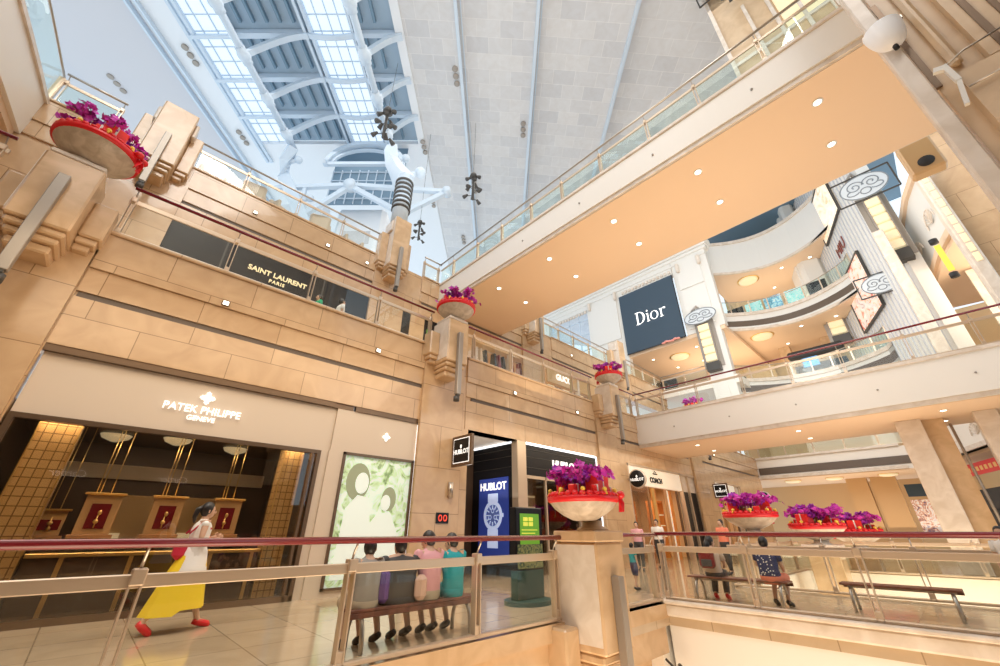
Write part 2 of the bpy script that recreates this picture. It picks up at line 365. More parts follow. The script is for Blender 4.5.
railing('long red handrail glass railing along the right edge of the well', (XR+.06, 4.36), (XR+.06, -9), .07, [.05, 1.6, 3.16, 4.7, 6.3, 7.9, 9.5, 11.1], 'rail')
# second opening further back
railing('red handrail glass railing behind the right benches', (12.3, -9), (12.3, 4.35), .02, [1.5*k+.8 for k in range(9)], 'rail')
railing('red handrail glass railing running along the far side of the walkway', (12.35, 4.35), (19.4, 4.35), .02, [.8, 2.6, 4.4, 6.2], 'rail')
railing('red handrail glass railing at the far end of the second well', (19.4, 4.3), (19.4, -3.8), .02, [.8, 2.6, 4.4, 6.2], 'rail')
# storey two
railing('red handrail glass railing above the left end of the stone wall', (-9, YL+.02), (-3.05, YL+.02), 6.43, [1.2, 3.0, 4.8, 5.85], 'rail', 'glassg')
railing('red handrail glass railing in front of the black couture shop', (-1.4, YL+.02), (6.05, YL+.02), 6.43, [.06, 1.92, 3.73, 5.6, 7.38], 'rail', 'glass')
railing('dark handrail glass railing in front of the leather goods shop', (7.5, YL+.02), (14.75, YL+.02), 6.43, [.3, 2.1, 3.95, 5.8, 7.1], 'rail', 'glass')
railing('dark handrail glass railing between the far flower pillar and the lower bridge', (16.2, YL+.02), (18.4, YL+.02), 6.43, [.15, 2.0], 'rail', 'glass')
railing('dark handrail glass railing beyond the lower bridge', (23.0, YL+.02), (36.8, YL+.02), 6.43, [1.8*k+.2 for k in range(8)], 'rail', 'glass')
# storey three
railing('copper handrail glass railing high on the left beside the tall stone pier', (-4.3, YU+.02), (-3.0, YU+.02), 11.6, [.06, 1.24], 'steel', 'glassg')
railing('copper handrail glass railing high above the black couture shop', (-1.25, YU+.02), (6.0, YU+.02), 11.6, [.06, 1.6, 3.35, 5.05, 7.1], 'steel', 'glass')
railing('short glass railing where the upper bridge meets the gallery', (7.65, YU+.02), (8.6, YU+.02), 11.6, [.06, .85], 'steel', 'glass')
railing('steel glass railing of the far gallery beyond the upper bridge', (15.75, YU+.02), (30.9, YU+.02), 11.6, [.1, 1.8, 3.3, 5.0, 6.9, 8.7, 10.5, 12.3, 14.2], 'steel', 'glassg')

# ---- bridges
def spot(b, x, y, z, r=.07):
    b.lathe([(r, z-.004), (r, z-.012)], (x, y), 12)
def bridge(name, label, x0, x1, y0, y1, ztop, zsof, lights, inset=.0, studs=()):
    t = thing(name, label, 'bridge', ((x0+x1)/2, y0, zsof))
    MB().box(x0+.1, x1-.1, y0, y1, zsof+.02, ztop-.02).obj('deck', 'white', t)
    for s, x in ((1, x0), (-1, x1)):
        k = MB()
        k.box(x, x+s*.25, y0, y1, zsof+.17, ztop-.10)
        k.obj('fascia', 'fascia', t)
        k = MB(); k.box(x-s*.05, x+s*.25, y0, y1, ztop-.10, ztop+.02, .015); k.obj('coping', 'palestone', t)
        k = MB(); k.box(x+s*.05, x+s*.3, y0, y1, zsof+.03, zsof+.17); k.obj('lower_trim', 'palestone', t)
    MB().box(x0+.12, x1-.12, y0, y1, zsof, zsof+.04).obj('soffit', 'soffit', t)
    for x, y in lights:
        k = MB(); k.lathe([(.115, zsof-.0), (.115, zsof-.012), (.08, zsof-.014)], (x, y), 16); p = k.obj('downlight', 'white', t)
        k = MB(); spot(k, x, y, zsof-.006, .078); k.obj('lamp', 'lamp', p)
    for y in studs:
        k = MB(); k.lathe([(.03, 0), (.03, .02)], (0, 0), 8); 
        k = MB(); k.tube([(x0+.0, y, (ztop+zsof)/2), (x0-.03, y, (ztop+zsof)/2)], .03, 8); k.obj('stud', 'grey_metal', t)
    return t
UZT, UZB = 11.62, 10.35
bridge('footbridge', 'upper footbridge with white side and warm lit underside dotted with downlights', 8.6, 12.75, -7, YU, UZT, UZB, [(x, y) for y in (-.98, 1.82, 4.55, 7.3, 10.05) for x in (9.5, 11.14)], studs=(0, 2.6, 5.2, 7.8))
railing('steel railing with glass along the near side of the upper bridge', (8.66, YU), (8.66, -7), 11.62, [1.0, 2.7, 4.23, 5.85, 7.32, 8.93, 10.6, 12.08, 13.68, 15.2], 'steel', 'glassg')
railing('steel railing with glass along the far side of the upper bridge', (12.68, YU), (12.68, -7), 11.62, [1.7*k+.9 for k in range(11)], 'steel', 'glassg')
bridge('footbridge', 'lower footbridge with cream side crossing at the second storey on the right', 18.4, 22.9, -9, YL, 6.35, 4.85, [(19.6, 7.2), (21.6, 7.2), (19.6, 3.2), (21.6, 3.2), (19.6, -.9), (21.6, -.9)], studs=(7.6, 5.2, 2.8, .4, -1.9))
railing('red handrail glass railing on the near side of the lower bridge', (18.46, YL-.1), (18.46, -9), 6.38, [.1, 1.43, 3.1, 5.0, 6.75, 8.4, 10.2, 11.8, 13.6], 'rail', 'glass')
railing('red handrail glass railing on the far side of the lower bridge', (22.84, YL-.1), (22.84, -9), 6.38, [1.75*k+.5 for k in range(10)], 'rail', 'glass')
# left bridge near the top corner of the view: curved fascia
t = thing('footbridge', 'beige curved footbridge side at the top left corner', 'bridge', (-4.3, YU, 10))
cur = [(-4.3-.08*(13.2-y)-.006*(13.2-y)**2, y) for y in [13.2-.5*k for k in range(36)]]
k = MB(); k.prism(cur+[(p[0]-4, p[1]) for p in cur[::-1]], 10.25, 11.45); k.obj('fascia', 'fascia', t)
k = MB(); k.prism([(p[0]+.06, p[1]) for p in cur]+[(p[0]-.3, p[1]) for p in cur[::-1]], 11.45, 11.58); k.obj('coping', 'palestone', t)
k = MB(); k.prism([(p[0]-.1, p[1]) for p in cur]+[(p[0]-3.9, p[1]) for p in cur[::-1]], 10.05, 10.25); k.obj('soffit', 'soffit', t)
t = thing('glass_railing', 'curved glass railing with steel rail on the top left bridge', 'railing', (-4.35, YU, 11.6))
MB().tube([(p[0]-.04, p[1], 12.62) for p in cur], .03, 8).obj('handrail', 'steel', t)
k = MB(); k.strip([(p[0]-.04, p[1], 12.08) for p in cur], .012, .9); k.obj('glass_panel', 'glassg', t)
for i in (0, 6, 11, 16, 21): x, y = cur[i]; MB().box(x-.1, x+.02, y-.06, y+.06, 11.58, 12.55).obj('post', 'beige_metal', t)

# ---- stone piers with stepped corbels
def column(label, x, y, z, cap=True, top=.85, low=-6.3, group=None, wz=(-.30, .45), d=.85, h=.38, pr=.86):
    t = thing('stone_pier', label, 'pier', (x, y, z), 0, group)
    k = MB(); k.box(-h, h, -d, -.02, -.55, top, .03); k.obj('shaft', 'stone2', t, True)
    k = MB()
    for i, (hh, dd, a, c) in enumerate(((h-.03, d-.07, -.67, -.55), (h-.07, d-.15, -.79, -.67), (h-.12, d-.25, -.95, -.79))): k.box(-hh, hh, -dd, -.02, a, c, .03)
    k.obj('corbel', 'stone2', t, True)
    w0, w1 = wz
    for s in (-1, 1):
        k = MB(); k.box(s*h, s*(h+.33), -.42, -.02, w0, w1 if cap else 1.2, .03); k.box(s*h, s*(h+.28), -.36, -.02, w0-.12, w0, .02); k.box(s*h, s*(h+.22), -.28, -.02, w0-.24, w0-.12, .02); k.obj('wing', 'stone2', t, True)
    k = MB(); k.box(-.62, pr, -.1, .01, low, w0); k.obj('pilaster', 'stone', t, True)
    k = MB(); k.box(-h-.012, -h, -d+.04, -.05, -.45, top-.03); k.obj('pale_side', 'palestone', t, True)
    k = MB(); k.box(-.075, .075, -d-.14, -d, -1.55, .40, .01); p = k.obj('light_bar', 'grey_metal', t, True)
    k = MB(); k.box(-.05, .05, -d-.12, -d-.02, -1.6, -1.55); k.tube([(0, -d-.03, -1.60), (0, -d-.03, -1.74)], .085, 12); k.obj('uplight', 'darkgrey', p, True)
    if cap: k = MB(); k.box(-h+.02, h-.02, -d+.02, -.12, top, top+.10, .02); k.lathe([(.3, top+.10), (.2, top+.12), (.2, top+.16)], (0, -.55), 20); k.obj('pedestal', 'palestone', t, True)
    else:
        for s in (-1, 1): k = MB(); k.box(s*h, s*(h+.1), -.7, -.1, top-.75, top-.2, .03); k.obj('scroll', 'palestone', t, True)
    return t
PZ = 6.25
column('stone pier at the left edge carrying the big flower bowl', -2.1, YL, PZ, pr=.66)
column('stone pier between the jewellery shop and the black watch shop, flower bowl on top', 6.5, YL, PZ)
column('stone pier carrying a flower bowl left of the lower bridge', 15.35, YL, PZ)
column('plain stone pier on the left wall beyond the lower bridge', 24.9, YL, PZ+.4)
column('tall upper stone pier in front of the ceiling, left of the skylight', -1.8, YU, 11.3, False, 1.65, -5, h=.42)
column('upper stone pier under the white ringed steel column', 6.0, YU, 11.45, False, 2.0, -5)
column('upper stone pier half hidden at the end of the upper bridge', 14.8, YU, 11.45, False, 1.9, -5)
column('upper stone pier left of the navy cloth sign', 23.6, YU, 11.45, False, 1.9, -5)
FGX, FGY = 6.15, 4.78
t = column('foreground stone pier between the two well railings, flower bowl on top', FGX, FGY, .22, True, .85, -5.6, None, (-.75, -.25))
k = MB(); k.box(-.43, .40, -.88, -.05, .86, 1.02, .02); k.lathe([(.26, 1.02), (.24, 1.06), (.17, 1.09), (.17, 1.17)], (0, -.55), 20); k.obj('block', 'stone2', t, True)

# ================================================================== ROOF (its axis runs diagonally to the facades)
RM = Matrix(((math.sin(AZ), math.cos(AZ), 0, 0), (-math.cos(AZ), math.sin(AZ), 0, 0), (0, 0, 1, 0), (0, 0, 0, 1)))   # local x = across, y = along
def RB(): b = MB(); b.X = RM.copy(); return b
def ceil_obj(name, b, m):
    # keep mesh in the roof's own axes so the tile pattern follows it
    o = b.obj(name, m); iv = RM.inverted()
    o.data.transform(iv); o.matrix_world = RM; o['kind'] = 'structure'; return o
ZR = 30
for i, (s0, s1, z0, z1) in enumerate(((-6.7, -2.75, 30.0, 29.6), (-2.75, 2.25, 30.1, 29.5), (2.25, 8.15, 30.1, 29.3), (8.15, 16.2, 30.1, 28.9), (-29.0, -22.4, 29.4, 30.1), (-46, -29.0, 29.0, 30.1))):
    b = RB(); b.add([(s0, -12, z0), (s1, -12, z1), (s1, 60, z1), (s0, 60, z0), (s0, -12, z0+.3), (s1, -12, z1+.3), (s1, 60, z1+.3), (s0, 60, z0+.3)], [(0, 1, 2, 3), (7, 6, 5, 4), (0, 4, 5, 1), (1, 5, 6, 2), (2, 6, 7, 3), (3, 7, 4, 0)])
    ceil_obj('ceiling' if i == 0 else 'ceiling.%03d' % i, b, 'ceil' if s0 > -10 else 'ceilp')
b = RB()
b.box(-22.4, -20.1, -12, 60, 29.95, 30.3); b.box(-20.1, -6.7, 21.9, 60, 29.9, 30.3); b.box(-6.75, -6.2, -12, 60, 29.85, 30.2)
ceil_obj('ceiling.006', b, 'ceilw')
b = RB()
for s, z in ((-2.75, 29.6), (2.25, 29.5), (8.15, 29.3)): b.box(s-.04, s+.16, -12, 60, z-.14, z+.05); b.box(s+.3, s+.36, -12, 60, z+.35, z+.45)
for s in (-22.55, -21.95, -29.1, -28.6): b.box(s-.07, s+.07, -12, 60, 29.62, 29.95)
for s in (-20.1, -19.75): b.box(s-.1, s+.1, -12, 23.6, 29.7, 30)
b.box(16.1, 16.5, -12, 60, 27.5, 30)
ceil_obj('trim_cove', b, 'steelw')
# skylight
b = RB(); b.box(-20.1, -17.3, -12, 21.9, 30.2, 30.24); b.box(-12.2, -9.5, -12, 21.9, 30.2, 30.24); ceil_obj('window_1', b, 'skyglass')
b = RB()
for s0, s1 in ((-17.3, -12.2), (-9.5, -6.7)):
    b.box(s0, s1, -12, 21.9, 30.35, 30.5)
M['louvreback'] = mat('louvre_backing', (.36, .47, .57), .6)
ceil_obj('ceiling.007', b, 'louvreback')
b = RB()
for k in range(13):
    d0 = -11.15+2.75*k
    for s0, s1 in ((-17.0, -12.6), (-9.3, -6.9)):
        n_ = int((s1-s0)/.85)
        for j in range(n_): q = s0+.4+.85*j; b.box(q, q+.16, d0+.55, d0+2.45, 30.05, 30.33)
ceil_obj('trim_louvre', b, 'louvre')
b = RB()
for k in range(37): b.box(-20.1, -17.3, -12+.92*k, -11.95+.92*k, 30.1, 30.2); b.box(-12.2, -9.5, -12+.92*k, -11.95+.92*k, 30.1, 30.2)
for s in (-19.2, -18.3, -11.55, -10.85, -10.2): b.box(s-.025, s+.025, -12, 21.9, 30.08, 30.2)
for s in (-17.3, -12.2, -12.55, -9.5, -9.25): b.box(s-.09, s+.09, -12, 21.9, 29.85, 30.3)
ceil_obj('trim_glazing', b, 'steelw')
for i, (s, lab) in enumerate(((-15.9, 'left white steel tube of the skylight with arched ribs'), (-8.4, 'right white steel tube of the skylight with arched ribs'))):
    t = thing('roof_truss', lab, 'truss', RM @ Vector((s, 0, 27.6)))
    b = RB(); b.tube([(s, -12, 27.6), (s, 20.6, 27.6)], .22, 12); b.obj('tube', 'steelw', t)
    for k in range(12):
        d = -11+2.75*k+.15
        b = RB(); b.ball((s, d, 27.6), .42, .42, .3); b.tube([(s, d-.5, 27.6), (s, d+.5, 27.6)], .3, 12); b.obj('node', 'steelw', t)
        b = RB()
        far = -12.4 if i == 0 else -9.5
        sg = 1 if far > s else -1
        b.strip([(s+(far-s)*u, d, 27.7+2.2*math.sin(u*math.pi/2)) for u in [j/8 for j in range(9)]], .34, .3)
        o2 = -20.1 if i == 0 else -6.3
        if i == 0: b.strip([(s, d, 27.8), (s-.6, d, 29.0), (-17.6, d, 29.85)], .2, .2); b.strip([(-20.1, d, 29.75), (-17.2, d, 29.75)], .22, .25); b.box(-17.3, -12.2, d-.16, d+.16, 29.8, 30.3)
        else:
            b.strip([(s+(o2-s)*u, d, 27.7+2.0*math.sin(u*math.pi/2)) for u in [j/6 for j in range(7)]], .34, .3); b.box(-9.5, -6.7, d-.13, d+.13, 29.8, 30.3)
            b.strip([(-12.3+2.9*u, d, 29.85-.25*math.sin(u*math.pi)) for u in [j/8 for j in range(9)]], .3, .22)
        b.obj('arched_rib', 'steelw', t)
# end gable and star frame
t = thing('gable_frame', 'arched white gable frame closing the far end of the skylight', 'frame', RM @ Vector((-10.7, 21.6, 24)))
b = RB(); b.strip([(-10.6-3.0*math.cos(math.pi*u), 21.3, 26.7+2.4*math.sin(math.pi*u)) for u in [j/16 for j in range(17)]], .35, .35); b.obj('arch', 'steelw', t)
b = RB(); b.strip([(-10.6-2.6*math.cos(math.pi*u), 21.4, 26.9+1.6*math.sin(math.pi*u)) for u in [j/16 for j in range(17)]], .2, .2); b.box(-13.5, -7.7, 21.25, 21.5, 26.75, 27.05); b.obj('inner_arch', 'steelw', t)
b = RB(); b.box(-13.4, -7.7, 22.3, 22.4, 23.6, 30); b.obj('dark_glazing', 'louvre', t)
b = RB()
for j in range(9): b.box(-13.4+.7*j, -13.34+.7*j, 22.2, 22.3, 23.6, 27.2)
for j in range(4): b.box(-13.4, -7.7, 22.2, 22.3, 24.1+j*.95, 24.16+j*.95)
b.obj('mullions', 'steelw', t)
t = thing('star_frame', 'flat white steel star shaped frame below the skylight end', 'frame', RM @ Vector((-11.1, 21, 24)))
b = RB(); b.strip([(-16.6, 21, 23.9), (-11.1, 21, 24.2), (-3.9, 21, 23.5)], .3, .32); b.obj('top_beam', 'steelw', t)
b = RB(); b.strip([(-11.1, 21, 24.1), (-14.6, 21, 20.6)], .3, .34); b.strip([(-11.1, 21, 24.1), (-7.0, 21, 21.4)], .3, .34); b.strip([(-3.9, 21, 23.5), (-6.9, 21, 21.4)], .3, .34); b.strip([(-14.4, 21, 23.9), (-14.3, 21, 20.6)], .22, .25); b.obj('diagonal_beam', 'steelw', t)
b = RB(); b.tube([(-11.1, 20.7, 24.15), (-11.1, 21.3, 24.15)], .45, 16); b.obj('hub', 'steelw', t); b = RB(); b.tube([(-3.9, 20.7, 23.5), (-3.9, 21.3, 23.5)], .3, 16); b.obj('hub', 'steelw', t)
for i, (lab, pts) in enumerate((('thick curved white steel leg left of the gable', [(-15.9, 20.4, 27.6), (-16.6, 21, 26.6), (-16.2, 21.1, 25.0), (-14.9, 21.1, 22.7), (-13.2, 21.1, 19.5), (-12.4, 21.1, 17.5)]), ('thick curved white steel leg right of the gable', [(-8.4, 20.4, 27.6), (-7.9, 19.8, 25.3), (-6.5, 17.3, 21.5), (-5.2, 14.6, 17.8), (-4.48, 13.27, 15.9)]))):
    t = thing('curved_column', lab, 'column', RM @ Vector(pts[-1])); b = RB(); b.strip(pts, .65, .9); b.obj('curved_box', 'steelw', t)
    b = RB()
    for q in (1, 3): b = RB(); p = Vector(pts[q]); b.tube([p+Vector((.2, 0, 0)), p+Vector((.9, 0, .25))], .16, 10); b.ball(p+Vector((1.0, 0, .3)), .3); b.obj('knuckle', 'steelw', t)
t = thing('steel_column', 'white column wrapped in black rings on the upper stone pier', 'column', (5.9, 12.7, 13.5))
b = MB(); b.tube([(5.9, 12.7, 13.4), (5.9, 12.7, 16.2)], .36, 20); b.obj('shaft', 'steelw', t)
for k in range(7): b = MB(); b.tube([(5.9, 12.7, 14.1+.27*k), (5.9, 12.7, 14.2+.27*k)], .42, 20); b.obj('ring', 'darkgrey', t)
t = thing('lift_shaft', 'white boxy shaft standing below the gable', 'shaft', RM @ Vector((-10.8, 24, 15)))
b = RB(); b.box(-12.8, -9.0, 23.2, 26, -5.5, 24.2, .3); b.obj('box', 'ceilw', t); b = RB(); b.box(-12, -9.9, 23.15, 23.2, 20.5, 21.7); b.obj('vent_panel', 'ceil', t)
t = thing('steel_cladding', 'pale sloping cladding wall left of the boxy shaft', 'cladding', RM @ Vector((-17, 24, 15)))
b = RB(); b.prism([(-20, 23.6), (-13.8, 22.8), (-13.8, 24), (-20, 24.8)], -5.5, 24.5); b.obj('panel', 'ceilw', t)
# triple round spots and small sensors in the ceiling
def triple(s, d, z, lab):
    t = thing('triple_spotlight', lab, 'light', RM @ Vector((s, d, z)), 0, 'triple round spotlights recessed in the ceiling')
    for j in range(3):
        b = RB(); b.lathe([(.20, z+.02), (.20, z-.07), (.15, z-.08)], (s+.02*j, d+.5*j), 14); o = b.obj('housing', 'grey_metal', t)
for s, d, z in ((-27.2, 16.3, 29.6), (-20.9, 14.6, 29.9), (-21.0, 20.8, 29.9), (-3.1, 15.8, 29.62), (1.8, 19.8, 29.52), (-6.35, 21.6, 29.8), (-2.4, 26, 29.9), (-4.0, 33, 29.6), (-6.5, 27.5, 29.6)): triple(s, d, z, 'row of three small round spotlights set into the pale ceiling')
# hanging clusters of stage spotlights
def cluster(x, y, z, ztop, lab, s=1.0):
    t = thing('spotlight_cluster', lab, 'light', (x, y, z), 0)
    b = MB(); b.tube([(x, y, z+.6*s), (x, y, ztop)], .012, 5); b.obj('cable', 'darkgrey', t)
    b = MB(); b.tube([(x, y, z-.9*s), (x, y, z+.75*s)], .07*s, 8); b.lathe([(.05, z+.7*s), (.22*s, z+.78*s), (.16*s, z+1.0*s), (.03, z+1.05*s)], (x, y), 12); b.obj('stem', 'darkgrey', t)
    rr = random.Random(int(x*10))
    for k in range(11):
        a = k*2.4; zz = z-.8*s+.15*k*s; r = (.38-.012*k)*s
        p = Vector((x+r*math.cos(a), y+r*math.sin(a), zz)); q = Vector((math.cos(a), math.sin(a), -.9)).normalized()
        b = MB(); b.tube([(x, y, zz+.05), tuple(p)], .02*s, 5); b.tube([p-q*.13*s, p+q*.02, p+q*.16*s], [.05*s, .085*s, .11*s], 10); o = b.obj('spot', 'darkgrey', t)
X3 = lambda s, d: (RM @ Vector((s, d, 0)))
for s, d, z, lab, sc in ((-7.0, 15.6, 23.5, 'black spotlight cluster hanging beside the right skylight tube', 1.4), (-1.9, 20, 22.9, 'black spotlight cluster hanging alone before the tiled ceiling', 1.3), (-5.6, 21, 19.8, 'black spotlight cluster hanging low beside the ringed column', .9), (12.2, 10.5, 27.5, 'small black spotlight cluster at the top near the dark ceiling edge', .8)):
    p = X3(s, d); cluster(p.x, p.y, z, 29.9, lab, sc)

# ================================================================== GROUND STOREY SHOPS ON THE LEFT
def shop_box(b, x0, x1, y0, y1, z1):                 # back, sides, ceiling of a shop room
    b.box(x0, x1, y1, y1+.1, 0, z1); b.box(x0-.1, x0, y0, y1, 0, z1); b.box(x1, x1+.1, y0, y1, 0, z1); b.box(x0, x1, y0, y1, z1, z1+.1)
# jewellery shop front
t = thing('shopfront', 'cream jewellery shopfront with a lit white name above a wide brown window', 'shop', (1, YL, 0)); jew = t
b = MB(); b.box(-1.40, 3.62, YL+.12, YL+.3, 2.9, 3.93); b.box(3.42, 3.62, YL+.12, YL+.3, 0, 2.9); b.box(3.62, 5.98, YL+.06, YL+.3, 2.93, 3.93); b.box(3.6, 3.94, YL+.06, YL+.3, 0, 2.93); b.box(5.88, 5.98, YL+.06, YL+.3, 0, 2.93); b.box(3.94, 5.9, YL+.06, YL+.3, 0, .12)
b.obj('cream_panel', 'creampanel', t)
b = MB(); b.box(-1.42, 3.5, YL+.02, YL+.12, 3.93, 4.05); b.box(3.5, 4.0, YL+.05, YL+.3, 3.93, 4.05); b.box(4.05, 5.95, YL+.02, YL+.12, 3.93, 4.05); b.obj('top_trim', 'bronze', t)
b = MB(); b.box(-1.4, 3.48, YL+.13, YL+.2, 3.90, 3.93); b.box(4.1, 5.9, YL+.08, YL+.12, 3.9, 3.93); b.box(5.90, 5.94, YL+.03, YL+.06, 0, 3.9); b.obj('light_line', 'coolglow', t)
b = MB(); b.box(-1.40, 3.42, YL+.06, YL+.2, 2.82, 2.90); b.box(-1.40, -1.32, YL+.06, YL+.2, 0, 2.82); b.box(3.34, 3.42, YL+.06, YL+.2, 0, 2.82); b.box(3.22, 3.27, YL+.06, YL+.2, 0, 2.82); b.box(-1.4, 3.42, YL+.06, YL+.2, 0, .10)
b.obj('window_frame', 'bronze', t)
b = MB(); b.box(-1.32, 3.34, YL+.12, YL+.135, .1, 2.82); b.obj('window_glass', 'shopglass', t)
sign_letters('sign_letters', 'PATEK PHILIPPE', (1.0, YL+.07, 3.36), .20, 'letter', t, sx=.93, spacing=1.0)
sign_letters('sign_letters', 'GENEVE', (1.0, YL+.07, 3.195), .13, 'letter', t)
def cross_emblem(x, z, r, parent, y=YL+.08):
    b = MB()
    for k in range(4):
        a = k*math.pi/2
        for q in (-.28, 0, .28):
            c, s_ = math.cos(a+q), math.sin(a+q); b.beam((x+.2*r*c, y, z+.2*r*s_), (x+r*c*(1 if q == 0 else .85), y, z+r*s_*(1 if q == 0 else .85)), .02, .03*r/.13)
        c, s_ = math.cos(a+math.pi/4), math.sin(a+math.pi/4); b.beam((x, y, z), (x+.6*r*c, y, z+.6*r*s_), .02, .02*r/.13)
    return b.obj('cross_emblem', 'letter', parent)
cross_emblem(1.0, 3.62, .13, t); cross_emblem(4.98, 3.42, .11, t, YL+.03)
b = MB(); b.box(3.94, 4.0, YL+.02, YL+.12, .12, 2.93); b.box(5.82, 5.88, YL+.02, YL+.12, .12, 2.93); b.box(3.94, 5.88, YL+.02, YL+.12, 2.87, 2.93); b.box(3.94, 5.88, YL+.02, YL+.12, .12, .17); b.obj('picture_frame', 'bronze', t)
b = MB(); b.box(4.0, 5.82, YL+.07, YL+.1, .17, 2.87); pic = b.obj('lit_picture', 'garden', t)
M['pale'] = mat('picture_pale', (.8, .9, .85), .5, emit=(.85, 1, .95), es=.35); M['pichair'] = mat('picture_hair', (.30, .33, .20), .5, emit=(.45, .5, .35), es=.3)
b = MB(); y = YL+.065
def disc(b, x, z, rx, rz, y0=None, n=20): b.add([(x+rx*math.cos(2*math.pi*k/n), y0 or y, z+rz*math.sin(2*math.pi*k/n)) for k in range(n)], [tuple(range(n))])
disc(b, 4.42, 2.30, .30, .42); disc(b, 5.28, 1.95, .2, .28); b.obj('picture_hair_shapes', 'pichair', pic)
b = MB(); y = YL+.06; disc(b, 4.52, 2.27, .17, .24); disc(b, 5.2, 1.86, .13, .18)
b.add([(4.1, y, .3), (5.7, y, .3), (5.6, y, 1.2), (5.35, y, 1.65), (5.0, y, 1.6), (4.85, y, 1.4), (4.75, y, 1.95), (4.45, y, 2.0), (4.2, y, 1.7)], [tuple(range(9))]); b.obj('picture_figures', 'pale', pic)
b = MB(); shop_box(b, -1.4, 3.42, YL+.3, 13.0, 3.05); struct('wall_shop', b, 'brownwall')
b = MB(); b.box(-1.4, 3.4, YL+.2, 13, .0, .04); struct('floor.005', b, 'brownwall')
area('shop_lamps', (1, 9.85, 2.95), (1, 10.7, 0), 4.4, .3, 120, WARM)
for x0, x1, lab in ((-1.08, -.55, 'gold mosaic pillar inside the window at the left'), (2.78, 3.2, 'gold mosaic pillar inside the window at the right')):
    t = thing('mosaic_pillar', lab, 'pillar', (x0, 10.1, .04)); MB().box(x0, x1, 10.0, 10.35, .04, 2.98).obj('shaft', 'mosaic', t)
    b = MB(); b.box(x0+.0, x0+.02, 9.98, 10.0, .04, 2.98); b.box(x1-.02, x1, 9.98, 10.0, .04, 2.98); b.obj('gold_edge', 'gold', t)
def display(x0, x1, z0, z1, lab, y=10.2):
    t = thing('watch_display', lab, 'display', ((x0+x1)/2, y, z0), 0, 'hanging watch display panels in the jewellery window')
    MB().box(x0, x1, y, y+.05, z0, z1, .005).obj('panel', 'display', t)
    w_ = x1-x0; c = (x0+x1)/2
    MB().box(c-.13, c+.13, y-.012, y, z0+.09, z1-.14).obj('dark_inset', 'rail', t)
    MB().box(x0-.04, x1+.04, y-.06, y+.08, z1, z1+.035, .008).obj('top_bar', 'gold', t)
    b = MB(); b.ball((c, y-.03, z0+.2), .035, .02, .035, 10, 6); b.tube([(c, y-.02, z0+.1), (c, y-.02, z0+.3)], .01, 6); b.ball((c+.01, y-.03, z1-.28), .028, .02, .04, 10, 6); b.obj('watch', 'gold', t)
    b = MB()
    for q in (-.14, -.09, .05): b.tube([(c+q, y+.02, z1+.03), (c+q, y+.02, 3.05)], .007, 5)
    b.obj('wire', 'gold', t)
    MB().box(x0-.05, x1+.05, y-.08, y+.2, z0-.06, z0, .006).obj('shelf', 'woodlight', t)
for x0, x1, lab in ((-.12, .35, 'hanging watch display right of the left mosaic pillar'), (.80, 1.27, 'hanging watch display in the middle of the jewellery window'), (1.78, 2.25, 'hanging watch display just behind the walking woman')): display(x0, x1, 1.18, 1.80, lab)
display(-.62, -.28, 1.16, 1.55, 'small watch display close to the left mosaic pillar', 10.9)
t = thing('display_counter', 'long low dark display counter with gold ledge behind the window', 'counter', (1, 10.1, .04))
MB().box(-.5, 2.72, 9.95, 10.5, .04, .86).obj('body', 'brownwall', t); MB().box(-.52, 2.74, 9.9, 10.52, .86, .92, .01).obj('ledge', 'gold', t)
for x in (-.1, .75, 1.9, 2.6): MB().box(x-.03, x+.03, 9.93, 9.95, .04, .86).obj('gold_strip', 'gold', t)
t = thing('showcase', 'large lit showcase deep inside the jewellery shop', 'showcase', (1.2, 12.6, .04))
MB().box(.3, 2.6, 12.5, 12.9, .9, 1.95).obj('back_panel', 'display', t); MB().box(-.9, 3.2, 12.85, 12.95, 2.3, 2.6).obj('upper_panel', 'creampanel', t)
b = MB(); 
for x in (.3, 1.0, 1.6, 2.2): b.box(x, x+.3, 12.45, 12.5, 1.0, 1.2)
b.obj('lit_slot', 'lampsoft', t)
for x, y in ((.9, 11.2), (2.1, 11.6), (-.1, 11.6)):
    t = thing('ceiling_lamp', 'shallow dish lamp on the ceiling of the jewellery shop', 'lamp', (x, y, 2.95), 0, 'dish lamps inside the jewellery shop'); MB().lathe([(.05, 2.9), (.22, 2.97), (.26, 3.04)], (x, y), 20).obj('dish', 'lampsoft', t)

# camera-side shop, seen only as mirrored lit names in the glass and polished stone
b = MB(); b.box(-16, 8, -6.6, -6.1, 0, 6.0); b.box(-16, 8, -7.5, -7, 6, 11.6); struct('wall_back', b, 'brownwall')
b = MB(); b.box(-16, 9, -8, -7.5, 11.6, 30); struct('wall_back_upper', b, 'creampanel')
for x, y, z, lab in ((-1.15, -6.05, 3.45, 'lit script shop name reflected at the left of the brown window'), (2.45, -6.05, 3.45, 'lit script shop name reflected in the middle of the brown window'), (-4.6, -6.95, 10.9, 'lit script shop name reflected on the stone at the far left'), (2.4, -6.95, 10.2, 'lit script shop name reflected on the stone above the shop sign')):
    o = text_mesh('Cartier', .42, .03, face((x, y, z), '+Y'), shear=.3, spacing=.92).obj('shop_sign', M['letter']); tag(o, lab, 'sign')

